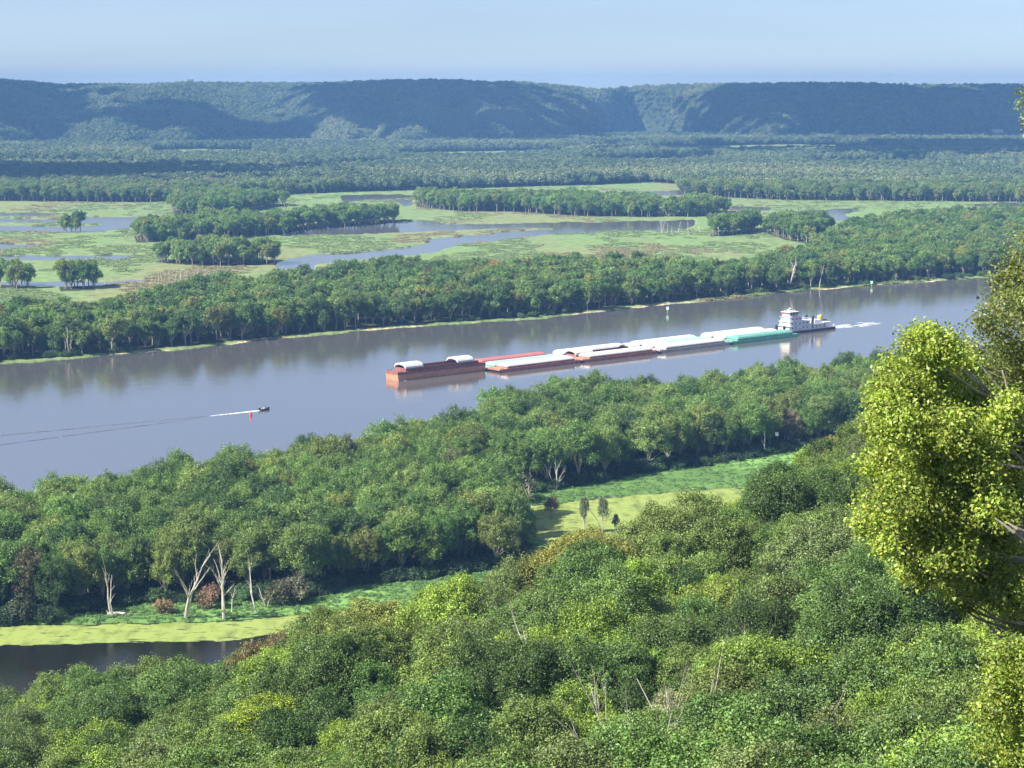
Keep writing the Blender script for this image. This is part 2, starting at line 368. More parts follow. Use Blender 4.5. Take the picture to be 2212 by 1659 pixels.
BASE = plain('base_ground', (.07, .08, .035), .95, .1, .3, .01)
flat_poly('ground_base', [(-8800, -150), (8800, -150), (8800, 9800), (-8800, 9800)], -1.9, BASE, kind='structure')

# ------------------------------------------------------------------ hillside below the viewpoint
_hx = np.array([-700, 0, 100, 300, 460, 520, 600, 760, 900, 1000, 1170, 1300, 1430, 1500, 1600, 1680, 1760, 1830, 1865, 1900, 2000, 2212, 2900])
_hy = np.array([1620, 1556, 1515, 1468, 1455, 1420, 1362, 1305, 1280, 1250, 1210, 1170, 1148, 1108, 1068, 1012, 950, 928, 885, 850, 800, 770, 740])
_ha, _hs = px2ray(_hx*K, _hy*K)
def hill_z(x, y):
    x = np.asarray(x, float); y = np.asarray(y, float)
    a = np.clip(x/np.maximum(y, 90), -.55, .5)
    rs = np.interp(a, _ha, -_hs)
    rb = np.interp(a, [-.3, -.1, 0, .1, .25], [.56, .46, .42, .405, .40])
    Ds = np.interp(a, [-.3, -.1, .05, .2], [300, 275, 300, 360])
    t = np.clip((y-90)/(Ds-90), 0, 1)
    r = rb+(rs-rb)*t**.85
    z1 = CAMZ-18-r*np.clip(y, 90, None)
    z0 = 150.2+(z1-150.2)*np.clip(y/90, 0, 1)
    zs = CAMZ-18-rs*Ds
    Dt = np.interp(a, [-.3, -.1, .05, .2], [440, 450, 530, 640])
    f = np.clip((y-Ds)/(Dt-Ds), 0, 1.15)
    z2 = zs-(zs+1.0)*(f*.8+.2*f*f)
    z = np.where(y < 90, z0, np.where(y < Ds, z1, z2))
    z = z + (fbm(x/40, y/40, 3, 88)-.5)*6*np.clip(z/30, 0, 1)*np.clip(y/100, 0, 1)
    return np.maximum(z, -1.95)
hx, hy = np.meshgrid(np.arange(-330, 420, 4.0), np.arange(-80, 700, 4.0))
hz = hill_z(hx, hy)
ii = np.arange(hx.size).reshape(hx.shape)
fc = np.stack([ii[:-1,:-1], ii[:-1,1:], ii[1:,1:], ii[1:,:-1]], -1).reshape(-1, 4)
keep = (hz.ravel()[fc] > -1.9).any(1); fc = fc[keep]
us, inv = np.unique(fc, return_inverse=True)
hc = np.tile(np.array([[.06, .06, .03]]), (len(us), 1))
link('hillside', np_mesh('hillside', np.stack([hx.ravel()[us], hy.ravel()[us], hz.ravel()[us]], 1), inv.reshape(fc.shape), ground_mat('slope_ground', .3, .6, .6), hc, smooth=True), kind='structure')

# ------------------------------------------------------------------ far bluffs
_cx, _cy = np.array([-900,-300,0,60,130,200,300,410,550,700,760,860,980,1060,1110,1180,1235,1290,1330,1360,1500,1660,1750,1900,2000,2212,2500,3100])*1.0, np.array([185,178,176,181,187,186,187,182,183,184,181,177,177,182,180,186,191,197,194,188,185,185,182,185,187,187,184,188])*1.0
_ca, _cs = px2ray(_cx*K, _cy*K)
def toe_D(a):
    t = np.interp(a, [-.6, -.25, -.1, .0, .12, .25, .6], [4700, 4850, 5000, 5150, 5450, 5750, 6300])
    for c, w, d in ((-.125, .026, 480), (-.235, .022, 260), (.066, .036, 1150), (.015, .012, 200), (.150, .010, 330), (.205, .010, 240), (-.03, .011, 260), (-.36, .03, 500), (.36, .03, 500), (-.18, .009, 130), (-.07, .008, 140), (.055, .01, 180)):
        t = t + d*np.exp(-((a-c)/w)**2)
    return t
def bluff_z(x, y):
    a = x/np.maximum(y, 1)
    crestD = toe_D(a)*.35+.65*6300+200
    zc = CAMZ + np.interp(a, _ca, _cs)*crestD - 9
    t = (y-toe_D(a)-60*(fbm(x/260, y/500, 3, 12)-.5))/(crestD-toe_D(a))
    prof = np.where(t < 0, 0, np.where(t < 1, np.clip(t, 0, 1)**.62*(1+.12*np.sin(np.pi*np.clip(t, 0, 1))), 1))
    z = zc*np.clip(prof, 0, 1.0)
    z = z + (fbm(x/150+y/900, y/520, 4, 15)-.5)*64*np.sin(np.pi*np.clip(t, 0, 1))
    z = z - np.clip(t-1.1, 0, 9)*40
    return np.where(t <= 0, -1.5, np.maximum(z, -1.5))
bx, by_ = np.meshgrid(np.arange(-2900, 2901, 16.0), np.arange(4550, 7700, 16.0))
bz = bluff_z(bx, by_)
ii = np.arange(bx.size).reshape(bx.shape)
fc = np.stack([ii[:-1,:-1], ii[:-1,1:], ii[1:,1:], ii[1:,:-1]], -1).reshape(-1, 4)
bc = np.tile(np.array([[.045, .06, .025]]), (bx.size, 1))
link('hills', np_mesh('hills', np.stack([bx.ravel(), by_.ravel(), bz.ravel()], 1), fc, ground_mat('bluff_ground', .02, .4, 3), bc, smooth=True), kind='structure')

# ------------------------------------------------------------------ tree meshes
def unit(v): return v/np.maximum(np.linalg.norm(v, axis=-1, keepdims=True), 1e-9)
def leaf_shell(g, lobes, n, size, aspect=.6, up=.35, bias=.7, shade=.25, depth=(.72, 1.06), lowcut=-.75, hue=.06, cl=None, spray=1.0):
    L = np.array(lobes, float)                       # x y z rx ry rz
    per = cl[0] if cl else 1; ntot = n; n = max(1, n//per)
    w = (L[:,3]*L[:,4]+L[:,3]*L[:,5]+L[:,4]*L[:,5]); w = w/w.sum()
    k = g.choice(len(L), int(n*1.9), p=w)
    d = unit(g.normal(size=(len(k), 3)))
    d[:,2] = np.where(d[:,2] < lowcut, -d[:,2], d[:,2])
    rr = g.uniform(*depth, len(k))[:,None]
    p = L[k,:3]+d*L[k,3:6]*rr
    inside = np.zeros(len(p), bool)
    for j in range(len(L)):
        q = ((p-L[j,:3])/(L[j,3:6]*.74)); inside |= (np.einsum('ij,ij->i', q, q) < 1) & (k != j)
    p = p[~inside][:n]; d = d[~inside][:n]; kk = k[~inside][:n]; m_ = len(p)
    cb = np.ones(m_)
    if cl:
        cb = g.uniform(.55, 1.42, m_); ax = unit(d+np.array([0, 0, .5])+g.normal(size=d.shape)*.35); cs = cl[1]*g.uniform(.6, 1.35, m_)
        p = np.repeat(p, per, 0); d = np.repeat(d, per, 0); kk = np.repeat(kk, per); cb = np.repeat(cb, per); ax = np.repeat(ax, per, 0); cs = np.repeat(cs, per); m_ = len(p)
        o = unit(g.normal(size=(m_, 3)))*(g.uniform(.25, 1, m_)**.6)[:, None]
        o = o + ax*((o*ax).sum(1)*(spray-1))[:, None]
        p = p+o*cs[:, None]; d = unit(d*.6+o)
    nr = unit(d*bias+np.array([0,0,up])+g.normal(size=(m_,3))*.55)
    t = unit(np.cross(nr, g.normal(size=(m_,3)))); b = np.cross(nr, t)
    s = (size*g.uniform(.65, 1.35, m_))[:,None]
    fold = nr*s*.18
    v = np.stack([p-t*s*.5, p+b*s*.5*aspect+fold, p+t*s*.5, p-b*s*.5*aspect+fold], 1).reshape(-1, 3)
    f = np.arange(4*m_).reshape(-1, 4)
    lob = g.uniform(1-shade*.7, 1+shade*.7, len(L))[kk]
    lv = lob*cb*g.uniform(1-shade, 1+shade, m_)
    c = np.stack([lv*(1+g.normal(size=m_)*hue), lv, lv*(1+g.normal(size=m_)*hue*.5)], 1)
    return v, f, np.clip(c, .2, 2.2)
def make_lobes(g, n, R_, H0, H1, lr=(.28, .42), top=1.0, flat=.85, squeeze=1.0):
    """lobes spread through an ovoid crown between heights H0 and H1"""
    out = []
    cz = (H0+H1)/2; hz_ = (H1-H0)/2
    tries = 0
    while len(out) < n and tries < 4000:
        tries += 1
        d = unit(g.normal(size=3)); d[2] = d[2] if d[2] > -.5 else -d[2]
        rad = g.uniform(.35, .92)
        r = R_*g.uniform(*lr)
        p = np.array([d[0]*R_*rad*squeeze, d[1]*R_*rad, cz+d[2]*hz_*rad])
        if all(np.linalg.norm(p-np.array(o[:3])) > .40*(r+o[3]) for o in out):
            q_ = g.uniform(.75, 1.3, 2); out.append((*p, r*q_[0], r*q_[1], r*flat*g.uniform(.8, 1.2)))
    out.append((0, 0, cz-hz_*.1, R_*.42, R_*.42, hz_*.55))
    return out
def make_trunk(g, lobes, H0, r0=.28, limbs=8, mat=0, n=6, lean=.6):
    mb = MB(); top = np.mean([l[:3] for l in lobes], 0)
    fork = np.array([g.normal()*lean*.4, g.normal()*lean*.4, H0*.85+.5])
    mb.tube([(0,0,-1.5), tuple(fork*.5+np.array([g.normal()*.1, g.normal()*.1, 0])), tuple(fork)], [r0*1.25, r0, r0*.8], n)
    ls = sorted(lobes[:-1], key=lambda l: -l[3])[:limbs]
    for l in ls:
        e = np.array(l[:3]); mid = (fork*.5+e*.5)+np.array([g.normal()*.3, g.normal()*.3, -.4+g.normal()*.2])
        mb.tube([tuple(fork), tuple(mid), tuple(e), tuple(e+(e-mid)*.35)], [r0*.6, r0*.38, r0*.18, r0*.05], 5)
    return mb
ARCH = {}
def archetype(kind, i, R_, H0, H1, nl, nleaf, size, mat=BARK, **kw):
    g = np.random.default_rng(1000+i*17+hash_(kind))
    lobes = make_lobes(g, nl, R_, H0, H1, kw.pop('lr', (.26, .42)), flat=kw.pop('flat', .85), squeeze=kw.pop('squeeze', 1.0))
    v, f, c = leaf_shell(g, lobes, nleaf, size, **kw)
    cm = np_mesh('crown', v, f, LEAF, fcol=c)
    tb = make_trunk(g, lobes, H0, r0=.035*H1*.45+.05, limbs=9 if nleaf > 2000 else 4, n=7 if nleaf > 2000 else 4)
    tm = tb.mesh('trunk', mat)
    ARCH.setdefault(kind, []).append((cm, tm, H1, R_))
def hash_(s): return sum(ord(c)*(i+3) for i, c in enumerate(s))
for i in range(6): archetype('slope', i, 5.6+.6*(i%3), 3.6, 14.3+(i%2), 30, 60000, .22, aspect=.6, shade=.18, up=.3, bias=.5, lr=(.20, .38), depth=(.72, 1.12), cl=(60, .72), spray=1.3)
for i in range(6): archetype('island', i, 5.6+.7*(i%3), 2.8, 18+1.5*(i%3), 40, 20000, .46, mat=PALE_BARK, aspect=.42, shade=.22, lr=(.17, .34), flat=1.2, up=.3, bias=.5, depth=(.6, 1.15), cl=(22, .75), spray=1.9)
for i in range(6): archetype('bank', i, 5.4+.8*(i%3), [1.0, 4.0, 6.5][i%3], 17+1.5*(i%3), 28, 9000, .62, mat=PALE_BARK, aspect=.5, shade=.22, lr=(.18, .36), flat=1.0, up=.3, bias=.5, depth=(.6, 1.15), cl=(18, .85), spray=1.4)
for i in range(4): archetype('far', i, 5.0+.5*i, 2.0, 14.+.7*i, 13, 800, 1.5, aspect=.75, shade=.2, lr=(.3, .5), up=.5)
for i in range(3): archetype('bush', i, 2.6, .2, 3.4, 14, 2600, .34, aspect=.5, shade=.25, lr=(.24, .45), depth=(.4, 1.2), cl=(12, .45), spray=1.6)

# joined meshes (crown + trunk) for the woods that read as one mass
GN_SRC = {}
def joined(kind):
    if kind in GN_SRC: return GN_SRC[kind]
    out = []
    for cm, tm, h, r in ARCH[kind]:
        n1 = len(cm.vertices); co = np.empty(n1*3, np.float32); cm.vertices.foreach_get('co', co)
        n2 = len(tm.vertices); c2_ = np.empty(n2*3, np.float32); tm.vertices.foreach_get('co', c2_)
        q = [tuple(p.vertices) for p in tm.polygons if len(p.vertices) == 4]
        f1 = np.arange(n1).reshape(-1, 4); f2 = np.array(q)+n1
        lv = np.empty(len(f1)*4, np.float32); cm.attributes['lv'].data.foreach_get('color', lv)
        lv = np.concatenate([lv.reshape(-1, 4)[:, :3], np.ones((len(f2), 3))])
        me = np_mesh('tree', np.concatenate([co, c2_]).reshape(-1, 3), np.concatenate([f1, f2]), [cm.materials[0], tm.materials[0]], fcol=lv, midx=np.concatenate([np.zeros(len(f1)), np.ones(len(f2))]))
        out.append(bpy.data.objects.new('tree_source', me))       # never linked to the scene
    GN_SRC[kind] = out
    return out
def gn_scatter(name, srcs, P, scl, rot, idx, tint, **props):
    """one object: trees instanced on the given points"""
    me = bpy.data.meshes.new(name); n = len(P)
    me.vertices.add(n); me.vertices.foreach_set('co', np.asarray(P, np.float32).ravel())
    a = me.attributes.new('s', 'FLOAT_VECTOR', 'POINT'); a.data.foreach_set('vector', np.asarray(scl, np.float32).ravel())
    a = me.attributes.new('r', 'FLOAT', 'POINT'); a.data.foreach_set('value', np.asarray(rot, np.float32))
    a = me.attributes.new('i', 'INT', 'POINT'); a.data.foreach_set('value', np.asarray(idx, np.int32))
    a = me.attributes.new('tint', 'FLOAT_VECTOR', 'POINT'); a.data.foreach_set('vector', np.asarray(tint, np.float32).ravel())
    me.update()
    ng = bpy.data.node_groups.new(name, 'GeometryNodeTree')
    ng.interface.new_socket('Geometry', in_out='INPUT', socket_type='NodeSocketGeometry'); ng.interface.new_socket('Geometry', in_out='OUTPUT', socket_type='NodeSocketGeometry')
    N = ng.nodes; Lk = ng.links
    gi = N.new('NodeGroupInput'); go = N.new('NodeGroupOutput')
    g2i = None
    jn = N.new('GeometryNodeJoinGeometry')
    for s in reversed(srcs):
        oi = N.new('GeometryNodeObjectInfo'); oi.inputs['Object'].default_value = s
        gt = N.new('GeometryNodeGeometryToInstance'); Lk.new(oi.outputs['Geometry'], gt.inputs[0]); Lk.new(gt.outputs[0], jn.inputs[0])
    ip = N.new('GeometryNodeInstanceOnPoints'); ip.inputs['Pick Instance'].default_value = True
    Lk.new(gi.outputs[0], ip.inputs['Points']); Lk.new(jn.outputs[0], ip.inputs['Instance'])
    def na(nm, ty):
        x = N.new('GeometryNodeInputNamedAttribute'); x.data_type = ty; x.inputs['Name'].default_value = nm; return x.outputs['Attribute']
    Lk.new(na('i', 'INT'), ip.inputs['Instance Index']); Lk.new(na('s', 'FLOAT_VECTOR'), ip.inputs['Scale'])
    cx = N.new('ShaderNodeCombineXYZ'); Lk.new(na('r', 'FLOAT'), cx.inputs[2]); Lk.new(cx.outputs[0], ip.inputs['Rotation'])
    Lk.new(ip.outputs[0], go.inputs[0])
    o = link(name, me, **props); o['kind'] = 'stuff'
    md = o.modifiers.new('scatter', 'NODES'); md.node_group = ng
    return o

# ------------------------------------------------------------------ placing trees
def jitter_grid(x0, x1, y0, y1, s, g):
    X, Y = np.meshgrid(np.arange(x0, x1, s), np.arange(y0, y1, s*.9))
    X = X + (np.arange(X.shape[0]) % 2)[:,None]*s*.5
    X = X + g.uniform(-.38, .38, X.shape)*s; Y = Y + g.uniform(-.38, .38, Y.shape)*s
    return X.ravel(), Y.ravel()
def wood_at(x, y):
    px, py = project(x, y, 0.0); px = np.asarray(px); py = np.asarray(py)
    ok = (px > RX0+2) & (px < RX1-2) & (py > RY0+2) & (py < RY1-2)
    r = np.clip(((py-RY0)*RS).astype(int), 0, RH-1); c = np.clip(((px-RX0)*RS).astype(int), 0, RW-1)
    return np.where(ok, woods[r, c], 0)
g = np.random.default_rng(11)
T = []      # dict(zone, x, y, z, s(3), rot, idx, tint)
def pick(g, pal, n):
    w = np.array([p[0] for p in pal], float); w /= w.sum()
    k = g.choice(len(pal), n, p=w); c = np.array([p[1] for p in pal])[k]
    return c*g.uniform(.82, 1.2, (n, 1))*(1+g.normal(size=(n, 3))*.03), [pal[i][2] for i in k]
PAL = {
 'slope': [(3.2, (.135, .205, .062), 'green'), (2.0, (.085, .135, .038), 'dark green'), (2.8, (.190, .240, .070), 'olive green'), (1.4, (.25, .33, .06), 'lime green'), (1.4, (.18, .215, .085), 'grey green')],
 'island': [(4, (.18, .275, .078), 'green'), (2, (.11, .18, .058), 'dark green'), (3, (.25, .33, .105), 'pale green'), (1, (.26, .29, .09), 'olive green')],
 'bank': [(4, (.16, .25, .075), 'green'), (2, (.10, .165, .055), 'dark green'), (2.8, (.225, .30, .10), 'pale green'), (1.0, (.24, .27, .09), 'olive green'), (.3, (.32, .30, .09), 'yellow green')],
 'far': [(4, (.14, .20, .09), ''), (2, (.10, .15, .075), ''), (2, (.19, .245, .115), '')],
}
def add_zone(zone, arch, X, Y, Zb, hs, g, pal=None):
    n = len(X); A_ = ARCH[arch]
    idx = g.integers(0, len(A_), n); tint, cn = pick(g, PAL[pal or zone], n)
    tint = tint*(1.06 if zone == 'slope' else 1.03)*np.array([.92, 1.03, .82])
    for i in range(n):
        s = g.uniform(*hs); w = s*g.uniform(.9, 1.15)
        T.append(dict(zone=zone, arch=arch, x=float(X[i]), y=float(Y[i]), z=float(Zb[i]), s=(w, w, s), rot=float(g.uniform(0, 6.28)), idx=int(idx[i]), tint=tuple(float(q) for q in tint[i]), cn=cn[i]))
# slope
X, Y = jitter_grid(-200, 260, 92, 640, 9.3, g)
Zb = hill_z(X, Y); a_ = X/Y
Ds = np.interp(a_, [-.3, -.1, .05, .2], [300, 275, 300, 360])
ok = (Zb > .6) & (np.abs(a_) < .40) & (Y < Ds+65)
ok &= ~((a_ > .19) & (Y < 104))
add_zone('slope', 'slope', X[ok], Y[ok], Zb[ok], (.78, 1.24), g)
# island
X, Y = jitter_grid(-420, 560, 480, 1400, 9.0, g); ok = wood_at(X, Y) == 1
ok &= Y < 560+1.0*X+600
add_zone('island', 'island', X[ok], Y[ok], np.full(ok.sum(), .4), (.78, 1.12), g)
# far bank strip
X, Y = jitter_grid(-760, 1500, 1000, 3400, 9.6, g); ok = wood_at(X, Y) == 2
ok &= np.hypot(X, 0) < .36*Y+60
add_zone('bank', 'bank', X[ok], Y[ok], np.full(ok.sum(), .4), (.72, 1.15), g)
# marsh islands
X, Y = jitter_grid(-900, 1200, 1500, 3200, 9.5, g); ok = wood_at(X, Y) == 3
add_zone('marsh', 'bank', X[ok], Y[ok], np.full(ok.sum(), .4), (.80, 1.15), g, 'island')

# which of them show: paint discs front to back
for t in T:
    A_ = ARCH[t['arch']][t['idx']]
    h = A_[2]*t['s'][2]; r = A_[3]*t['s'][0]
    px, py1 = project(t['x'], t['y'], t['z']+h); _, py0 = project(t['x'], t['y'], t['z']+h*.15)
    t['px'], t['py'] = float(px), float((py0+py1)/2); t['rx'] = float(r*F/t['y']); t['ry'] = float(abs(py0-py1)/2)
buf = np.zeros((768, 1024), bool)
for t in sorted(T, key=lambda t: t['y']):
    x0, x1, y0, y1 = int(t['px']-t['rx']), int(t['px']+t['rx'])+1, int(t['py']-t['ry']), int(t['py']+t['ry'])+1
    x0c, x1c, y0c, y1c = max(x0, 0), min(x1, 1024), max(y0, 0), min(y1, 768)
    t['vis'] = 0
    if x0c >= x1c or y0c >= y1c: continue
    yy, xx = np.mgrid[y0c:y1c, x0c:x1c]
    e = ((xx+.5-t['px'])/t['rx'])**2+((yy+.5-t['py'])/max(t['ry'], .5))**2 < .85
    t['vis'] = int((e & ~buf[y0c:y1c, x0c:x1c]).sum()); buf[y0c:y1c, x0c:x1c] |= e

ORD = ['', 'first', 'second', 'third', 'fourth', 'fifth', 'sixth', 'seventh', 'eighth', 'ninth', 'tenth', 'eleventh', 'twelfth', 'thirteenth', 'fourteenth', 'fifteenth', 'sixteenth', 'seventeenth', 'eighteenth', 'nineteenth']
def ordinal(n):
    if n < 20: return ORD[n]
    tens = {2: ('twenty', 'twentieth'), 3: ('thirty', 'thirtieth'), 4: ('forty', 'fortieth'), 5: ('fifty', 'fiftieth'), 6: ('sixty', 'sixtieth'), 7: ('seventy', 'seventieth'), 8: ('eighty', 'eightieth'), 9: ('ninety', 'ninetieth')}[n//10]
    return tens[1] if n % 10 == 0 else tens[0]+'-'+ORD[n % 10]

# trees that look different from the rest (measured place of the crown, tint, words)
SPECIAL = [
 ('slope', 1240, 1215, (.23, .235, .05), 'yellow leaved tree at the top of the slope just below the duckweed pond'),
 ('slope', 560, 1620, (.24, .32, .035), 'bright lime tree at the bottom edge of the picture, left of the middle'),
 ('slope', 740, 1640, (.20, .29, .035), 'bright lime tree just right of the brightest one on the bottom edge'),
 ('slope', 600, 1425, (.19, .16, .07), 'rusty orange tree on the slope beside the dark backwater'),
 ('slope', 785, 1330, (.24, .27, .06), 'rounded golden green tree on the slope edge beside the narrow meadow'),
 ('slope', 950, 1310, (.20, .29, .04), 'lime tree at the slope edge below the narrow meadow'),
 ('slope', 540, 1400, (.07, .16, .06), 'fresh green tree on the slope edge over the dark backwater'),
 ('slope', 1830, 960, (.30, .27, .06), 'tree with yellowing top on the upper slope beside the big lime tree'),
 ('slope', 1400, 1380, (.20, .27, .05), 'sunlit lime tree near the middle of the slope'),
 ('slope', 1550, 1330, (.19, .25, .045), 'sunlit lime tree right of the middle of the slope'),
 ('slope', 1480, 1190, (.15, .20, .05), 'olive tree on the slope right below the duckweed pond'),
 ('slope', 1490, 1560, (.22, .24, .12), 'thin pale crown with bare white branches at the bottom right'),
 ('slope', 300, 1500, (.16, .21, .07), 'pale green tree at the foot of the slope before the dark water'),
 ('slope', 330, 1600, (.15, .20, .08), 'pale green tree low on the slope at left'),
 ('slope', 1720, 1000, (.12, .16, .07), 'broad tree standing highest on the slope before the island woods'),
 ('island', 500, 1190, (.17, .20, .07), 'pale yellowish tree above the dead trunks on the island shore'),
 ('island', 60, 1290, (.14, .13, .07), 'brownish low tree at the left end of the island shore'),
 ('island', 720, 940, (.18, .20, .10), 'pale crown on the island rim against the river'),
 ('island', 1720, 930, (.22, .19, .11), 'rusty pink tree on the island near the white speck'),
 ('island', 980, 1000, (.16, .19, .07), 'light olive tree in the middle of the island'),
 ('bank', 1065, 575, (.36, .26, .07), 'orange tree at the back rim of the far bank woods'),
 ('bank', 1830, 555, (.32, .30, .06), 'yellowing tree on the far bank above the towboat'),
 ('bank', 1710, 545, (.30, .22, .09), 'tree with rusty yellow top on the far bank over white trunks'),
 ('bank', 120, 700, (.19, .26, .08), 'bright green tree on the far bank at left'),
 ('bank', 770, 620, (.17, .14, .08), 'brownish tree inside the far bank woods'),
 ('bank', 930, 600, (.16, .13, .07), 'dull reddish brown crown in the far bank woods'),
 ('bank', 1300, 560, (.18, .20, .07), 'yellowish crown on the back rim of the far bank woods'),
 ('bank', 880, 660, (.12, .19, .07), 'fresh green tree at the water on the far bank'),
 ('bank', 290, 650, (.16, .17, .07), 'olive crown high in the far bank woods at left'),
]
cand = [t for t in T if t['vis'] > 12 and 0 < t['px'] < 1024 and t['py']-t['ry'] < 766]
for z, X_, Y_, tint, lab in SPECIAL:
    c = [t for t in cand if t['zone'] == z and 'lab' not in t]
    b = min(c, key=lambda t: (t['px']-X_*K)**2+(t['py']-t['ry']*.4-Y_*K)**2)
    b['tint'] = tuple(q*1.25 for q in tint); b['lab'] = lab; b['vis'] += 10000
ZN = {'slope': ('hillside_tree', 'slope trees', 'trees on the wooded slope below the viewpoint', 20, 285),
      'island': ('floodplain_tree', 'island trees', 'trees on the near island', 16, 255),
      'bank': ('riverbank_tree', 'far bank trees', 'trees along the far river bank', 11, 215),
      'marsh': ('marsh_tree', 'marsh trees', 'trees of the marsh islands', 6, 75)}
rest = {z: [] for z in ZN}
for z, (nm, words_, grp, band, cap) in ZN.items():
    zt = sorted([t for t in cand if t['zone'] == z], key=lambda t: -t['vis'])
    ind = [t for t in zt if t['vis'] > (26 if z != 'marsh' else 14)][:cap]
    ids = {id(t) for t in ind}
    rest[z] = [t for t in T if t['zone'] == z and id(t) not in ids]
    rows = {}
    for t in ind:
        if 'lab' in t: continue
        rows.setdefault(int((768-t['py'])//(band*2)), []).append(t)
    for rn, (k, ts) in enumerate(sorted(rows.items())):
        rname = 'lowest' if rn == 0 else ordinal(rn+1)
        for j, t in enumerate(sorted(ts, key=lambda t: t['px'])):
            t['lab'] = f"{t['cn']} tree, {ordinal(j+1)} from left in the {rname} row up of {words_}"
    for t in ind:
        cm, tm, h, r = ARCH[t['arch']][t['idx']]
        e = empty(nm, (t['x'], t['y'], t['z']), t['rot'], label=t['lab'], category='tree', group=grp)
        e.scale = t['s']
        c_ = link('crown', cm, e); c_['tint'] = t['tint']
        link('trunk', tm, e)
def scatter_T(name, arch, ts, **p):
    src = joined(arch)
    gn_scatter(name, src, [(t['x'], t['y'], t['z']) for t in ts], [t['s'] for t in ts], [t['rot'] for t in ts], [t['idx'] for t in ts], [t['tint'] for t in ts], **p)
scatter_T('hillside_undergrowth', 'slope', rest['slope'], category='woods', label='green woods filling the slope between and behind the nearer trees')
scatter_T('island_woods', 'island', rest['island'], category='woods', label='green woods filling the near island behind its front trees')
scatter_T('riverbank_woods', 'bank', rest['bank'], category='woods', label='green woods behind the front trees of the far river bank')
if rest['marsh']: scatter_T('marsh_woods', 'bank', rest['marsh'], category='woods', label='small woods of the marsh islands beyond the river')
# far flood plain woods
g = np.random.default_rng(5)
def mass(name, X, Y, Zb, hs, pal, lab, lowf=300):
    n = len(X); tint, _ = pick(g, PAL[pal], n)
    t = fbm(X/lowf, Y/lowf, 3, 91)[:,None]; tint = tint*(.8+.5*t); pt = sstep(.54, .66, fbm(X/420, Y/170, 3, 191))[:,None]*.75; tint = tint*(1-pt)+np.array([.30, .34, .17])*pt  # pale patches put sunlit stretches of the woods into the tint
    s = g.uniform(*hs, n); sc = np.stack([s*g.uniform(.9, 1.2, n)]*2+[s], 1)
    gn_scatter(name, joined('far'), np.stack([X, Y, Zb], 1), sc, g.uniform(0, 6.28, n), g.integers(0, len(ARCH['far']), n), tint, category='woods', label=lab)
X, Y = jitter_grid(-1100, 1100, 1900, 2900, 9.5, g); ok = (wood_at(X, Y) == 4) & (np.abs(X) < .34*Y)
X, Y = X[ok], Y[ok]; n = len(X); tint, _ = pick(g, PAL['island'], n); s_c = g.uniform(.72, 1.1, n)
gn_scatter('woodland_edge', joined('bank'), np.stack([X, Y, np.full(n, .3)], 1), np.stack([s_c, s_c, s_c], 1), g.uniform(0, 6.28, n), g.integers(0, 6, n), tint, category='woods', label='pale green woods standing along the far edge of the marsh')
X, Y = jitter_grid(-2300, 2300, 2900, 5900, 9.5, g); ok = (wood_at(X, Y) == 4) & (Y < toe_D(X/Y)+30) & (np.abs(X) < .36*Y)
mass('far_woods', X[ok], Y[ok], np.full(ok.sum(), .3), (.8, 1.35), 'far', 'hazy green woods covering the far flood plain below the bluffs')
X, Y = jitter_grid(-2500, 2500, 4700, 7000, 9.5, g)
a_ = X/Y; t_ = (Y-toe_D(a_)); ok = (t_ > -40) & (np.abs(a_) < .37)
bzz = bluff_z(X, Y); ok &= bzz > 0
crestD = toe_D(a_)*.35+.65*6300+200; ok &= Y < crestD+60
mass('bluff_woods', X[ok], Y[ok], bzz[ok]-1, (.75, 1.3), 'far', 'blue green forest covering the far bluffs')


# ------------------------------------------------------------------ barge tow
WHITE = plain('white_cover', (.70, .69, .66), .55, .3, .1, .45, col2=(.84, .84, .82))
PGREEN = plain('pale_green_cover', (.36, .60, .50), .55, .3, .10, .5)
GREEN = plain('green_paint', (.16, .42, .33), .6, .3, .2, .5)
REDC = plain('faded_red_cover', (.46, .15, .14), .6, .3, .12, .4)
RED = plain('red_hull_paint', (.34, .11, .10), .7, .2, .2, .35, col2=(.50, .24, .20))
RUST = plain('rust_hull', (.50, .22, .13), .8, .2, .2, .4, .2, col2=(.62, .33, .20))
DRED = plain('dark_red_paint', (.22, .08, .075), .8, .2, .2, .5, col2=(.38, .17, .14))
GREY = plain('grey_hull', (.36, .31, .30), .7, .2, .15, .5, col2=(.52, .47, .45))
DARK = plain('dark_steel', (.03, .03, .035), .5, .4)
BOATW = plain('boat_white', (.82, .82, .82), .4, .5, .04, .5)
BRED = plain('boat_red', (.50, .03, .07), .4, .5)
GLASS = plain('dark_window', (.03, .035, .04), .12, .8)
TANK_LIT = plain('tank_lit_yellow', (.80, .62, .08), .4, .4)
TANK_SHADED = plain('tank_shaded_orange', (.75, .22, .06), .4, .4)
DECK = plain('deck_paint', (.50, .46, .45), .8, .2, .2, .5)
P1 = gw((1500+1100/2.212)/1.8517, (1200+645/2.212)/1.8517); P2 = gw((2400+1760/2.212)/1.8517, (1200+322/2.212)/1.8517)
hd = Vector((P1[0]-P2[0], P1[1]-P2[1])); TL = hd.length; hd.normalize(); trz = math.atan2(hd.y, hd.x); BL = TL/4
print('TOW length', TL, 'at', P1, P2)
def tow_pt(x, y):                     # x metres ahead of P1, y metres to the camera side of the near edge
    return (P1[0]+hd.x*x+(-hd.y)*y, P1[1]+hd.y*x+hd.x*y)
W2 = 5.25
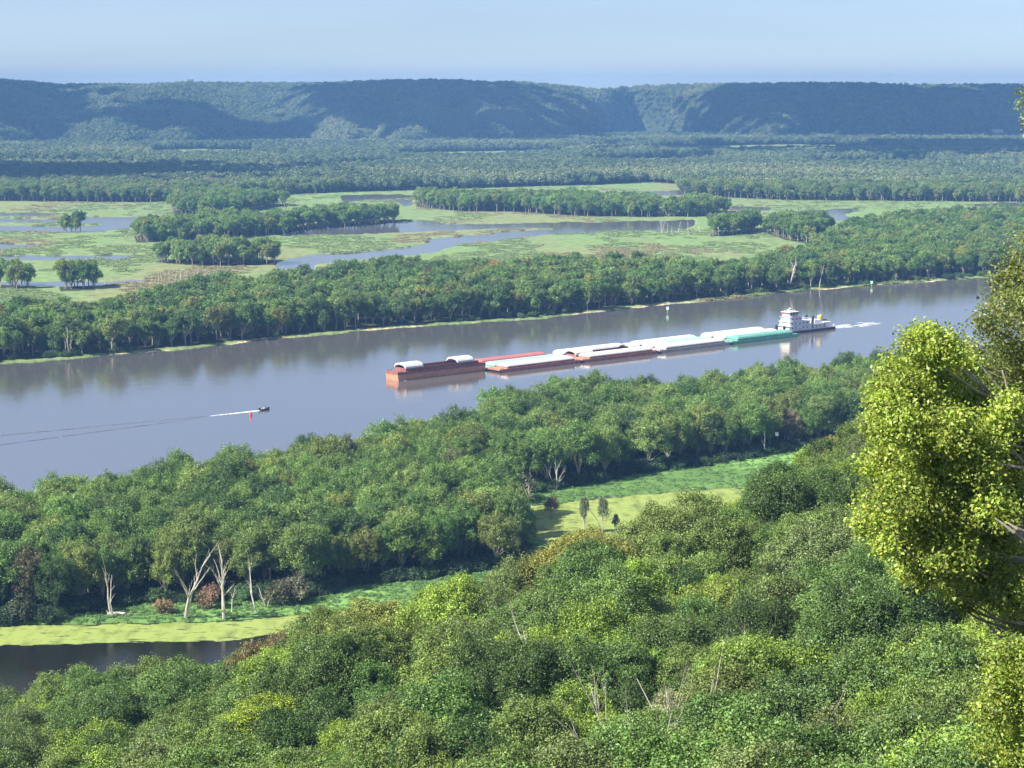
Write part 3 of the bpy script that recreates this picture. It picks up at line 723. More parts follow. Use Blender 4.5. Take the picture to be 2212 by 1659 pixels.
def hull_mesh(L, zd, m_side, m_low, low=0.0, open_=False, rake_f=5.5, rake_b=3.5):
    mb = MB(); x0, x1 = -L/2+.3, L/2-.3; zb = -1.2; hw = 4.35; hl0, hl1 = x0+4.6, x1-6.2
    zm = low if low > 0 else zb
    prof_t = (x0, x1); 
    def xs(z):                        # raked ends
        t = 1-min(1, max(0, (z-zb)/(zd-.7-zb))) if z < zd-.7 else 0
        return x0+rake_b*t, x1-rake_f*t
    zs = [zb, zm, zd-.7, zd] if low > 0 else [zb, 0.02, zd-.7, zd]
    for i in range(3):
        a0, a1 = xs(zs[i]); b0, b1 = xs(zs[i+1]); mi = 1 if (low > 0 and i < 2) else 0
        if low > 0 and i == 1: mi = 0
        for sy in (-1, 1):
            q = [(a0, sy*W2, zs[i]), (a1, sy*W2, zs[i]), (b1, sy*W2, zs[i+1]), (b0, sy*W2, zs[i+1])]
            mb.add(q if sy < 0 else q[::-1], [(0,1,2,3)], mi)
        mb.add([(a1,-W2,zs[i]),(a1,W2,zs[i]),(b1,W2,zs[i+1]),(b1,-W2,zs[i+1])], [(0,1,2,3)], mi)
        mb.add([(a0,W2,zs[i]),(a0,-W2,zs[i]),(b0,-W2,zs[i+1]),(b0,W2,zs[i+1])], [(0,1,2,3)], mi)
    # deck ring
    o = [(x0,-W2,zd),(x1,-W2,zd),(x1,W2,zd),(x0,W2,zd)]; n = [(hl0,-hw,zd),(hl1,-hw,zd),(hl1,hw,zd),(hl0,hw,zd)]
    mb.add(o+n, [(0,1,5,4),(1,2,6,5),(2,3,7,6),(3,0,4,7)], 2)
    zf = .6 if open_ else zd-.5
    f = [(p[0],p[1],zf) for p in n]
    mb.add(n+f, [(0,1,5,4),(1,2,6,5),(2,3,7,6),(3,0,4,7),(4,5,6,7)], 3)
    # rubbing strakes, bitts
    for sy in (-1, 1):
        mb.box(x0+.4, sy*W2-.06, zd-.30, x1-.4, sy*W2+.06, zd-.14, 0)
        for bx_ in (x0+1.5, x1-1.6, x1-3.2, x0+3):
            for q in (0, .5): mb.cyl(bx_+q, sy*(W2-.7), zd, zd+.55, .16, 8, 0)
    return mb, hl0, hl1, hw
def coaming_mesh(hl0, hl1, hw, zd, h):
    mb = MB(); t = .14
    for sy in (-1, 1):
        mb.box(hl0, min(sy*hw, sy*(hw+t)), zd, hl1, max(sy*hw, sy*(hw+t)), zd+h)
        mb.box(hl0, min(sy*(hw+t), sy*(hw+.32)), zd+h-.12, hl1, max(sy*(hw+t), sy*(hw+.32)), zd+h)
        x = hl0+.5
        while x < hl1-.3:
            mb.box(x, min(sy*(hw+t), sy*(hw+.30)), zd, x+.16, max(sy*(hw+t), sy*(hw+.30)), zd+h-.12); x += 1.45
    mb.box(hl0-t, -hw-t, zd, hl0, hw+t, zd+h); mb.box(hl1, -hw-t, zd, hl1+t, hw+t, zd+h)
    return mb
def cover_mesh(hl0, hl1, hw, zc, rise, hip=2.2, lids=9, drop=.25):
    mb = MB(); nx = lids*8; ny = 12; hw = hw+.42; x0 = hl0-.4; x1 = hl1+.4; V = []; Fc = []
    for i in range(nx+1):
        u = i/nx; x = x0+(x1-x0)*u; e = min(x-x0, x1-x); hs = math.sin(min(1, e/hip)*math.pi/2)
        seam = .07 if (i % 8) in (0,) else 0.0
        for j in range(ny+1):
            v = -1+2*j/ny; z = zc+rise*hs*math.sqrt(max(0, 1-(abs(v)**2.2)))*1.0+seam*(1-abs(v))
            V.append((x, v*hw, z if abs(v) < .999 else zc-drop))
    for i in range(nx):
        for j in range(ny): a = i*(ny+1)+j; Fc.append((a, a+ny+1, a+ny+2, a+1))
    mb.add(V, Fc); n = len(V)
    for i in (0, nx):
        r = [k for k in range(i*(ny+1), (i+1)*(ny+1))]
        mb.f.append(tuple(r if i == 0 else r[::-1])); mb.m.append(0)
    return mb
def arch_stack(x0, x1, hw, z, rise, n=3):
    mb = MB(); K_ = 14
    for k in range(n):
        zz = z+k*.38; xx0 = x0+k*.25; xx1 = x1-k*.15; V = []
        for x in (xx0, xx1):
            for th in (0, .2):
                for j in range(K_+1):
                    v = -1+2*j/K_; V.append((x, v*(hw-th), zz-th*.9+rise*math.sqrt(max(0, 1-v*v))))
        q = K_+1; Fc = []
        for j in range(K_):
            Fc += [(j, 2*q+j, 2*q+j+1, j+1), (q+j+1, 3*q+j+1, 3*q+j, q+j), (j+1, q+j+1, q+j, j), (2*q+j, 3*q+j, 3*q+j+1, 2*q+j+1)]
        Fc += [(0, q, 3*q, 2*q), (q-1, 3*q-1, 4*q-1, 2*q-1)]
        mb.add(V, Fc)
        for s_ in (0, .5, .97):
            xr = xx0+(xx1-xx0)*s_
            mb.add([(xr+d, v*(hw+.01), zz+.05+rise*math.sqrt(max(0, 1-v*v))) for d in (0, .25) for v in [-1+2*j/K_ for j in range(K_+1)]], [(j, q+j, q+j+1, j+1) for j in range(K_)])
    return mb
def barge(row, pos, zd, mats, cover, rise, label, open_=False, low=0.0, stacks=(), ch=1.2, split=None):
    x = -(pos-2)*BL-BL/2; y = -W2-.1-(row*(2*W2+.35))
    e = empty('barge', (*tow_pt(x, y), 0), trz, label=label, category='barge', group='barges of the river tow')
    mb, h0, h1, hw = hull_mesh(BL, zd, None, None, low, open_, *((.8, .8) if low else (5.5, 3.5)))
    if low: ch = 1.6
    hl = mb.build('hull', mats, e)
    coaming_mesh(h0, h1, hw, zd, ch).build('coaming', mats[0], e)
    if cover is not None and split is None: cover_mesh(h0, h1, hw, zd+ch+.02, rise).build('cover', cover, e)
    if split:
        xm = h1-12.5
        cover_mesh(h0, xm, hw, zd+ch+.02, rise, lids=7).build('cover', cover, e)
        cover_mesh(xm+.9, h1, hw, zd+ch+.06, rise, lids=2).build('cover', split, e, label='white front cover')
    for a, b in stacks: arch_stack(a, b, hw+.45, zd+ch+.05, 1.75).build('stacked_covers', WHITE, e)
    return e
h1_ = BL/2-6.5
barge(1, 1, 4.5, [DRED, RUST, DRED, DRED], None, 0, 'empty rust coloured open barge at the head of the tow, white lids at both ends', True, 3.1, ((h1_-11.5, h1_+.8), (-h1_+1.5, -h1_+13)))
barge(2, 2, 1.2, [RED, RED, DECK, DARK], REDC, 1.55, 'barge with long faded red cover on the far side of the tow')
barge(1, 2, 1.0, [GREEN, GREEN, DECK, DARK], PGREEN, 1.45, 'pale green covered barge right behind the empty rust coloured barge')
barge(0, 2, 1.7, [RED, RED, RUST, DARK], WHITE, 1.15, 'red hulled white covered barge, first of the row nearest the camera')
barge(2, 3, 1.2, [GREY, GREY, DECK, DARK], WHITE, 1.5, 'white covered barge behind the faded red cover in the far row')
barge(1, 3, 1.5, [DRED, DRED, DECK, DARK], None, 0, 'open dark barge in the middle row with arched white lids at its front', True, 0, ((h1_-13, h1_+.8), (-h1_+1, -h1_+6)))
barge(0, 3, 1.7, [RED, RED, RUST, DARK], WHITE, 1.15, 'red hulled white covered barge, second of the row nearest the camera')
barge(2, 4, 1.2, [GREY, GREY, DECK, DARK], WHITE, 1.5, 'white covered barge, second before the towboat in the far row')
barge(1, 4, 1.2, [GREY, GREY, DECK, DARK], PGREEN, 1.4, 'barge with pale green cover and one white lid in the middle row', split=WHITE)
barge(0, 4, 1.7, [GREY, GREY, DECK, DARK], WHITE, 1.15, 'grey hulled white covered barge between the red hull and the green one')
barge(2, 5, 1.2, [GREY, GREY, DECK, DARK], WHITE, 1.5, 'white covered barge at the rear of the far row beside the towboat')
barge(1, 5, 1.2, [GREY, GREY, DECK, DARK], WHITE, 1.5, 'white covered barge right in front of the towboat')
barge(0, 5, 1.7, [GREEN, GREEN, GREEN, DARK], GREEN, 1.2, 'green barge with green cover at the rear of the near row')
# towboat (local x forward)
tb = empty('towboat', (*tow_pt(-4*BL-1.2, -W2-.1-(2*W2+.35)), 0), trz, label='white towboat with red band under its wheelhouse roof, pushing the barges', category='towboat')
tb.scale = (1.2, 1, 1)
mb = MB(); hwid = 5.6
st = [(0, 4.6, 1.7), (-3, hwid, 1.7), (-34, hwid, 1.5), (-39, hwid-.8, 1.6)]
V = []
for x, w, z in st: V += [(x+(-1.2 if x == 0 else 0), -w*.94, -1.2), (x, -w, z), (x, w, z), (x+(-1.2 if x == 0 else 0), w*.94, -1.2)]
Fc = []
for i in range(3):
    a = i*4; b = a+4
    Fc += [(a, b, b+1, a+1), (a+1, b+1, b+2, a+2), (a+2, b+2, b+3, a+3)]
Fc += [(0,1,2,3), (15,14,13,12)]
mb.add(V, Fc); mb.build('hull', plain('towboat_hull', (.10, .06, .06), .6, .3), tb)
mb = MB(); mb.box(-38.6, -hwid-.05, 1.55, -3, hwid+.05, 1.78); mb.build('deck', BOATW, tb)
for y in (-3.2, 3.2):
    mb = MB(); mb.box(-.6, y-.45, .6, .7, y+.45, 5.2); mb.build('push_knee', DARK, tb)
mb = MB(); mb.box(-29, -4.6, 1.78, -2.6, 4.6, 4.5); mb.box(-30, -5.3, 4.5, -1.8, 5.3, 4.66)
mb.build('main_cabin', BOATW, tb)
mb = MB(); mb.box(-18.5, -4.3, 4.66, -3.2, 4.3, 7.2, top=(-18.5, -4.2, -3.5, 4.2)); mb.box(-20, -4.8, 7.2, -2.6, 4.8, 7.34); mb.build('second_deck_cabin', BOATW, tb)
mb = MB(); mb.box(-13, -3.9, 7.34, -3.6, 3.9, 9.9, top=(-13, -3.6, -4.0, 3.6)); mb.box(-14, -4.2, 9.9, -3.2, 4.2, 10.04); mb.build('third_deck_cabin', BOATW, tb)
mb = MB(); mb.box(-10.4, -3.0, 10.04, -4.4, 3.0, 12.5, top=(-10.6, -3.2, -4.0, 3.2)); ph = mb.build('wheelhouse', BOATW, tb)
mb = MB(); mb.box(-10.9, -3.65, 12.2, -3.6, 3.65, 13.05); mb.build('roof_band', BRED, ph)
mb = MB(); mb.box(-11.0, -3.7, 13.05, -3.5, 3.7, 13.35); mb.build('wheelhouse_roof', BOATW, ph)
mb = MB(); mb.cyl(-7, 0, 13.35, 15.4, .12, 8); mb.box(-7.1, -1.3, 15.2, -6.9, 1.3, 15.35); mb.box(-5.6, -.9, 14.4, -5.3, .9, 14.6); mb.cyl(-5.45, 0, 13.35, 14.4, .1, 6); mb.cyl(-8.6, 2.2, 13.35, 15.4, .06, 6); mb.cyl(-8.6, -2.2, 13.35, 15.8, .06, 6)
mb.build('radar_mast', BOATW, tb)
mb = MB()
for sy in (-1, 1): mb.cyl(-5, sy*2.2, 13.35, 13.95, .3, 10)
mb.build('searchlights', BOATW, tb)
def win(parent, x0, x1, y, z0, z1):
    mb = MB(); mb.box(x0, min(y, y+.04*(1 if y > 0 else -1)), z0, x1, max(y, y+.04*(1 if y > 0 else -1)), z1); mb.build('window', GLASS, parent)
for x in (-27, -24, -17, -14, -8, -5.5):
    win(tb, x, x+.9, 4.6, 2.9, 3.7)
for x in (-17, -14.5, -11.5, -8, -5.5): win(tb, x, x+1.0, 4.27, 5.6, 6.4)
for x in (-12, -9.4, -6.6): win(tb, x, x+1.1, 3.8, 8.3, 9.1)
for x in (-10, -8.0, -6.0): win(ph, x, x+1.5, 3.17, 11.2, 12.1)
mb = MB(); mb.box(-21.4, 4.6, 1.9, -20.3, 4.66, 4.0); mb.build('door', DARK, tb)
for y in (-2.7, 2.7):
    mb = MB(); mb.tube([(-22.5, y, 4.66), (-22.5, y, 8.6), (-23.2, y, 9.2)], [.85, .8, .75], 12); mb.build('exhaust_stack', DARK, tb)
mb = MB(); mb.box(-28.5, -3.8, 4.66, -24.5, 3.8, 6.6); mb.build('engine_casing', BOATW, tb)
# round tank, its sunlit half coloured yellow and its shaded half orange
def ball(cx, cy_, cz, r, m1_, m2_):
    mb = MB(); n, k = 18, 12; V = []; Fc = []; M_ = []
    for i in range(k+1):
        ph_ = math.pi*i/k
        for j in range(n): V.append((cx+r*math.sin(ph_)*math.cos(2*math.pi*j/n), cy_+r*math.sin(ph_)*math.sin(2*math.pi*j/n), cz+r*math.cos(ph_)))
    for i in range(k):
        for j in range(n): mb.f.append((i*n+j, i*n+(j+1)%n, (i+1)*n+(j+1)%n, (i+1)*n+j)); mb.m.append(0 if math.cos(2*math.pi*(j+.5)/n) > 0 else 1)
    mb.v = V; return mb
ball(-29.2, 2.0, 7.9, 1.55, TANK_LIT, TANK_SHADED).build('round_tank', [TANK_LIT, TANK_SHADED], tb)
mb = MB(); mb.cyl(-26, 3.0, 6.6, 9.6, .15, 6); mb.tube([(-26, 3, 9.5), (-30, 3, 10.2)], .10, 6); mb.build('davit', BOATW, tb)
mb = MB(); mb.box(-33.5, 1.4, 5.6, -31.5, 3.4, 6.3); mb.cyl(-32.5, 2.4, 1.78, 5.6, .12, 6); mb.build('winch', DARK, tb)
mb = MB()
def rail(pts, z0, h=1.05):
    for i in range(len(pts)-1):
        a, b = Vector(pts[i]), Vector(pts[i+1]); n = max(1, int((b-a).length/2))
        for q in (h, h*.5): mb.tube([(a.x, a.y, z0+q), (b.x, b.y, z0+q)], .05, 4)
        for k in range(n+1): p = a.lerp(b, k/n); mb.tube([(p.x, p.y, z0), (p.x, p.y, z0+h)], .05, 4)
rail([(-38.4, -5.2), (-38.4, 5.2), (-34, 5.5), (-3, 5.5)], 1.78); rail([(-30, -5.2), (-30, 5.2), (-2, 5.2)], 4.66); rail([(-20, -4.7), (-20, 4.7), (-2.8, 4.7)], 7.34); rail([(-14, 4.1), (-3.4, 4.1)], 10.04)
mb.build('railing', BOATW, tb)
mb = MB(); mb.box(-37.5, -2, 1.78, -31, 2, 4.2); mb.box(-37.9, -2.6, 4.2, -30.4, 2.6, 4.32); mb.build('stern_house', BOATW, tb)
mb = MB()
for x, y in ((-6, 5.0), (-12, 5.0), (-25, 5.0), (-33, 4.4)): mb.tube([(x, y, 2.3), (x+1.6, y, 2.3)], [.42, .42], 10)
mb.build('deck_gear', BOATW, tb)

# foam: towboat wash and bow ripples
FOAM, n_, l_, b_ = new_mat('foam'); b_.inputs['Base Color'].default_value = (.78, .80, .82, 1); b_.inputs['Roughness'].default_value = .8
def foam(name, pts, wid, z, seed, fill_, label, nseg=90):
    """ragged flecks of foam along a line"""
    g = np.random.default_rng(seed); P = np.array(pts, float); d = np.r_[0, np.cumsum(np.hypot(*np.diff(P, axis=0).T))]
    mb = MB()
    for k in range(nseg):
        s = g.uniform(0, 1)**1.25; L = s*d[-1]; x = np.interp(L, d, P[:,0]); y = np.interp(L, d, P[:,1]); w = np.interp(s, [0, .3, 1], wid)
        if g.uniform() > fill_*(1-.6*s): continue
        x += g.uniform(-.5, .5)*w*.5; y += g.uniform(-.5, .5)*w
        dx, dy = (P[-1]-P[0])/d[-1]; l = g.uniform(.8, 3.2)*(1+w*.08); h = g.uniform(.12, .3)*min(w, 5)*.5
        n = 7; c = [(x+dx*l*math.cos(t)-dy*h*math.sin(t)*g.uniform(.6, 1.2), y+dy*l*math.cos(t)+dx*h*math.sin(t)*g.uniform(.6, 1.2), z) for t in [2*math.pi*i/n for i in range(n)]]
        cx_, cy_ = np.mean([p[:2] for p in c], 0)
        mb.add(c+[(cx_, cy_, z+.12)], [(i, (i+1) % n, n) for i in range(n)])
        z += .0004
    return mb.build(name, FOAM, kind='stuff', category='wake', label=label)
s0 = tow_pt(-4*BL-48, -16); s1 = tow_pt(-4*BL-92, -13)
foam('towboat_wake', [s0, s1], [6, 12, 20], .03, 3, .6, 'white churned wash trailing behind the towboat', 90)
b0 = tow_pt(BL-4, -W2*2-.6); b1 = tow_pt(BL-2.6, -W2*4-.8)
foam('bow_wave', [b0, b1], [1.2, 1, .8], .03, 4, 1.2, 'thin line of foam under the square bow of the rust coloured barge', 26)

# ------------------------------------------------------------------ motorboat, its wake, buoy, day marks
def px4(x, y, z=0): gx, gy = ground(x/4, y/4, z); return float(gx), float(gy)
m0 = px4(1058, 1640); m1_ = px4(800, 1672); mdir = Vector((m0[0]-m1_[0], m0[1]-m1_[1])).normalized(); mrz = math.atan2(mdir.y, mdir.x)
bt = empty('motorboat', (*m0, 0), mrz, label='small dark motorboat running along the river with a white wake', category='motorboat')
mb = MB(); secs = [(-2.6, .95, .75), (-1, 1.0, .8), (1.2, .85, .95), (2.4, .35, 1.15), (2.8, .05, 1.25)]; V = []; Fc = []
for x, w, z in secs: V += [(x, -w, z), (x, -w*.7, .02), (x, 0, -.12), (x, w*.7, .02), (x, w, z), (x, w*.85, z-.05), (x, w*.6, .35), (x, -w*.6, .35), (x, -w*.85, z-.05)]
for i in range(4):
    for j in range(9): a = i*9+j; b = i*9+(j+1) % 9; Fc.append((a, b, b+9, a+9))
Fc += [tuple(range(9)), tuple(range(44, 35, -1))]
mb.add(V, Fc); mb.build('hull', DARK, bt)
mb = MB(); mb.box(-.4, -.5, .3, .5, .5, 1.15, top=(-.3, -.4, .3, .4)); mb.build('console', plain('grey_shell', (.6, .6, .6), .3), bt)
mb = MB(); mb.box(.45, -.45, 1.1, .5, .45, 1.6); mb.build('windscreen', GLASS, bt)
for x in (-1.5, 1.2):
    mb = MB(); mb.box(x, -.6, .35, x+.45, .6, .8); mb.build('seat', plain('seat_vinyl', (.5, .5, .5), .5), bt)
mb = MB(); mb.box(-3.2, -.25, .5, -2.6, .25, 1.35); mb.box(-3.05, -.08, -.3, -2.8, .08, .5); mb.build('outboard_motor', DARK, bt)
def ribbon(name, pts, w0, w1, z, mat, seed, wob=.25, **p):
    g = np.random.default_rng(seed); P = [Vector(q) for q in pts]; n = 60; V = []
    L = (P[-1]-P[0]); d = L.normalized(); nn = Vector((-d.y, d.x))
    for i in range(n+1):
        t = i/n; c = P[0]+L*t; w = (w0+(w1-w0)*t)*(1+g.normal()*wob); V += [(c.x+nn.x*w/2, c.y+nn.y*w/2, z), (c.x, c.y, z+.18*min(1, w)), (c.x-nn.x*w/2, c.y-nn.y*w/2, z)]
    mb = MB(); mb.add(V, [(3*i+k, 3*i+3+k, 3*i+4+k, 3*i+1+k) for i in range(n) for k in (0, 1)]); return mb.build(name, mat, **p)
w_a = (m0[0]-mdir.x*2.8, m0[1]-mdir.y*2.8); w_b = px4(840, 1664)
mw = ribbon('motorboat_wake', [w_a, w_b], 2.6, .3, .02, FOAM, 8, .3, kind='stuff', category='wake', label='white foam streak behind the small motorboat')
RIP = water_mat('ripple_water', (.05, .05, .05), 3.0, 1.5, .6, .5, .5, .2)
for i, (e0, e1) in enumerate((((835, 1664), (-160, 1758)), ((800, 1672), (-160, 1802)))):
    ribbon('wake_ripple', [px4(*e0), px4(*e1)], .25, .9, .012, RIP, 20+i, .5, kind='stuff', category='ripple', label=['upper', 'lower'][i]+' faint dark ripple line left across the river by the motorboat', group='ripple lines of the motorboat')
bp_ = px4(1003, 1664)
mb = MB(); mb.tube([(0,0,-.4), (0,0,.9), (0,0,1.0), (0,0,2.6), (0,0,2.75)], [.75, .75, .72, .30, .12], 14)
[None]; bu = mb.build('buoy', plain('buoy_red', (.75, .06, .05), .45, .4), None, label='small red cone buoy on the river beside the motorboat wake', category='buoy'); bu.location = (*bp_, 0); bu.scale = (.75, .75, .75)
for i, (x_, y_, lab) in enumerate(((2670, 1252, 'white green day marker on the far bank above the middle of the tow'), (3486, 1146, 'white green day marker on the far bank right of the towboat'))):
    q = px4(x_, y_); e = empty('day_marker', (*q, .3), -.2, label=lab, category='marker', group='day markers on the far bank')
    mb = MB(); mb.cyl(0, 0, -.6, 3.4, .1, 8); mb.build('post', BOATW, e)
    mb = MB(); mb.box(-.85, -.06, 1.9, .85, .06, 3.9); mb.build('board', plain('marker_paint', (.55, .85, .66), .5), e)

# ------------------------------------------------------------------ dead trees and bare trunks
def snag_mesh(seed, H, lean=(0, 0), nb=7, r0=.25, fork=1, spread=.16):
    g = np.random.default_rng(seed); mb = MB()
    def limb(p, d, L, r, depth):
        n = 5; pts = [p]; q = Vector(p); d = Vector(d).normalized()
        for i in range(n):
            d = (d+Vector((g.normal()*.13, g.normal()*.13, .05+g.normal()*.06))).normalized(); q = q+d*(L/n); pts.append(tuple(q))
        mb.tube(pts, [r*(1-.8*i/n) for i in range(n+1)], 6 if r > .1 else 4)
        if depth > 0:
            for k in range(nb if depth == 2 else 3):
                i = g.integers(2 if depth == 2 else 1, n); b = Vector(pts[i]); az = g.uniform(0, 6.28)
                dd = (d*1.1+Vector((math.cos(az), math.sin(az), .3))*g.uniform(.3, .7)).normalized()
                limb(tuple(b), tuple(dd), L*g.uniform(.22, .45), r*(1-.8*i/n)*.6, depth-1)
    for k in range(fork):
        az = g.uniform(0, 6.28)
        limb((0, 0, -.5), (lean[0]+(math.cos(az)*spread if fork > 1 else 0), lean[1]+(math.sin(az)*spread if fork > 1 else 0), 1), H*(1-.15*k), r0*(1-.2*k), 2)
    return mb.mesh('dead_tree', DEAD)
SN = [(245, 1336, 112, -.28, 2, 'leaning bleached dead tree with forked top at the left of the island shore'),
      (400, 1341, 156, .24, 2, 'tall bleached dead tree leaning right on the island shore'),
      (484, 1340, 158, .05, 2, 'tallest upright pair of bare trunks in the middle of the island shore'),
      (553, 1328, 104, -.05, 1, 'straight bare trunk right of the tall pair on the island shore'),
      (500, 1328, 56, .1, 1, 'short thin bare stem just right of the tall pair'),
      (575, 1318, 55, .15, 2, 'short forked bare stem at the right end of the dead trunks'),
      (410, 1325, 60, -.3, 1, 'low broken grey trunk at the foot of the tall leaning one'),
      (1203, 1062, 72, -.02, 3, 'white forked dead tree standing before the island woods by the meadow'),
      (1650, 985, 55, .05, 1, 'dark bare snag on the island left of the white speck'),
      (1690, 968, 62, .1, 1, 'leaning grey snag on the island right of the white speck'),
      (1150, 1100, 55, -.1, 2, 'bare grey tree left of the duckweed pond'),
      (1262, 1150, 62, .0, 2, 'bare thin tree in front of the duckweed pond, left one'),
      (1300, 1150, 66, .05, 2, 'bare thin tree in front of the duckweed pond, right one'),
      (1705, 628, 70, -.08, 2, 'pair of white trunks on the far bank above the green barge'),
      (1770, 624, 48, .02, 1, 'white trunk on the far bank above the towboat wheelhouse'),
      (1835, 612, 55, .12, 1, 'slanting white trunk on the far bank right of the towboat'),
      (148, 772, 62, .03, 2, 'white trunk on the far bank at the left'),
      (600, 726, 42, .04, 1, 'thin white trunk on the far bank above the motorboat'),
      (118, 770, 40, -.05, 1, 'short white stem on the far bank left of the white trunk'),
      (2005, 601, 40, 0, 1, 'thin white stem on the far bank near the right edge'),
      (1430, 505, 28, 0, 3, 'grey dead tree left of the marsh channel end')]
rs_ = np.random.default_rng(3)
for k in range(15): SN.append((345+k*7+rs_.uniform(-3, 3), 612-rs_.uniform(0, 6), rs_.uniform(14, 34), rs_.normal()*.12, 1, f'{ordinal(k+1)} from the left of the bleached stumps standing in the marsh'))
for k in range(8): SN.append((205+k*17+rs_.uniform(-5, 5), 614-rs_.uniform(0, 4), rs_.uniform(9, 18), rs_.normal()*.12, 1, f'{ordinal(k+1)} from the left of the small stubs along the thin marsh water'))
for k in range(7): SN.append((1440+k*12+rs_.uniform(-3, 3), 512-rs_.uniform(0, 8), rs_.uniform(16, 30), rs_.normal()*.1, 1, f'{ordinal(k+1)} from the left of the grey dead stems at the marsh edge'))
for k, (x_, y_, h_, ln, fk, lab) in enumerate(SN):
    gx, gy = gw(x_, y_); H = h_*K*gy/F*1.12
    grp = 'bleached stumps in the marsh' if 'stumps' in lab else 'small stubs along the marsh water' if 'stubs' in lab else 'grey dead stems at the marsh edge' if 'stems at' in lab else 'dead trees and bare trunks'
    o = link('dead_tree', snag_mesh(50+k, H, (ln, 0), 4 if h_ > 40 else 2, .018*H+.04, fk), None, label=lab, category='dead tree', group=grp)
    o.location = (gx, gy, .2); o.rotation_euler.z = 0
# bare pale limbs sticking out of the slope
def slope_hit(X_, Y_, h):
    a, s = px2ray(X_*K, Y_*K); D = np.arange(95, 520, 1.0); dz = CAMZ+s*D-(hill_z(a*D, D)+h)
    i = np.argmax(dz < 0); return float(a*D[i]), float(D[i])
for k, (x_, y_, ln, up, lab) in enumerate(((1490, 1575, -.2, 2.0, 'pale bare branching tree at the bottom edge, right of the middle'), (1560, 1560, -.1, 1.6, 'pale bare tree a little right of the branching one on the bottom edge'),
        (1395, 1600, -.35, 1.4, 'bare limb leaning left on the bottom edge of the slope'), (1640, 1630, .1, 1.2, 'thin bare stem at the bottom edge below the dark tree'), (1450, 1640, .2, 1.2, 'bare twisted stem on the bottom edge left of the pale thicket'),
        (1600, 1500, .05, 1., 'short pale stem poking out of the slope canopy'), (1160, 1470, -.5, 1.0, 'bare limb leaning in a dark gap in the middle of the slope'))):
    gx, gy = slope_hit(x_, y_, 13)
    o = link('dead_tree', snag_mesh(150+k, 18.5+up, (ln*.5, 0), 6, .17, 2, .2), None, label=lab, category='dead tree', group='bare trees on the slope'); o.location = (gx, gy, float(hill_z(gx, gy)))
# driftwood log
gx, gy = gw(262, 1332); mb = MB(); mb.tube([(-4, 0, .5), (-1, .3, .7), (2, -.1, .5), (4.5, .4, .35)], [.5, .45, .3, .12], 8); mb.tube([(-3.6, 0, .6), (-4.4, .4, 1.6)], [.3, .1], 6)
o = mb.build('fallen_log', DEAD, None, label='pale fallen log lying on the bank below the leaning dead tree', category='log'); o.location = (gx, gy, .3)

# bushes on the island shore
def bush(x_, y_, s, tint, lab, grp=None, arch='bush', zs=1.0):
    gx, gy = gw(x_, y_); cm, tm, h, r = ARCH[arch][random.randrange(3)]
    e = empty('bush' if arch == 'bush' else 'slender_tree', (gx, gy, .3), random.uniform(0, 6), label=lab, category='bush' if arch == 'bush' else 'tree')
    if grp: e['group'] = grp
    e.scale = (s, s, s*zs); c_ = link('foliage' if arch == 'bush' else 'crown', cm, e); c_['tint'] = tuple(.75*q+.25*sum(tint)/3*1.0 for q in tint); link('stem' if arch == 'bush' else 'trunk', tm, e)
bush(455, 1318, 1.3, (.34, .18, .10), 'rusty orange bush between the dead trunks on the island shore', zs=1.5)
bush(357, 1330, 1.2, (.38, .26, .08), 'ochre yellow low bush left of the tall leaning dead trunk')
bush(90, 1318, 2.2, (.20, .12, .07), 'brownish red bush at the left end of the island shore', zs=1.2)
bush(45, 1345, 1.8, (.10, .13, .06), 'dull green bush at the water, left end of the island shore')
bush(640, 1305, 2.0, (.22, .22, .10), 'pale dry bush right of the dead trunks on the island shore')
bush(600, 1312, 1.8, (.17, .18, .08), 'dry olive bush behind the short forked stem')
bush(1157, 1066, .9, (.45, .14, .07), 'small orange red bush left of the white forked dead tree')
bush(1190, 1112, 1.0, (.30, .20, .12), 'reddish thin bush beside the duckweed pond', zs=1.6)
bush(1262, 1152, .30, (.26, .33, .14), 'slender leafy tree in front of the duckweed pond, left one', None, 'bank', 2.3)
bush(1302, 1154, .26, (.26, .32, .15), 'slender leafy tree in front of the duckweed pond, right one', None, 'bank', 2.5)
bush(1330, 1150, .24, (.17, .20, .11), 'smallest slender tree right of the pair at the duckweed pond', None, 'bank', 1.5)
bush(1115, 1085, 2.4, (.17, .19, .10), 'pale dry shrub left of the pond', zs=1.3)
bush(1080, 1075, 2.0, (.15, .19, .09), 'pale dry shrub between the meadow and the island woods')
bush(65, 752, 1.2, (.30, .12, .06), 'small rusty bush on the far bank at the left')
# shore scrub of the far bank: dense low shrubs along the waterline
g = np.random.default_rng(21)
def shrubs(name, X, Y, sr, pal, lab):
    n = len(X); tint, _ = pick(g, pal, n); s = g.uniform(*sr, n)
    gn_scatter(name, joined('bush'), np.stack([X, Y, np.full(n, .1)], 1), np.stack([s*1.2, s*1.2, s], 1), g.uniform(0, 6, n), g.integers(0, 3, n), tint, category='scrub', label=lab)
fb = np.array(far_bank); lx = g.uniform(-60, 1080, 520); ly = np.interp(lx, fb[:,0], fb[:,1])-g.uniform(1.2, 5.5, 520)*np.clip(1.4-lx/1500, .5, 1.4)
X, Y = ground(lx, ly); dens = fbm(X/30, Y/30, 2, 5) > .42; X, Y = X[dens], Y[dens]
shrubs('riverside_scrub', X, Y, (.35, 1.3), [(3, (.10, .17, .06), ''), (2, (.06, .11, .045), ''), (1, (.15, .2, .07), '')], 'low green scrub along the waterline of the far bank')
ib = np.array(isl_near); lx = g.uniform(-60, 900, 900); ly = np.interp(lx, ib[:,0], ib[:,1])+g.uniform(-6, 3.0, 900)
X, Y = ground(lx, ly); okx = (lx < 560) | (lx > 460)
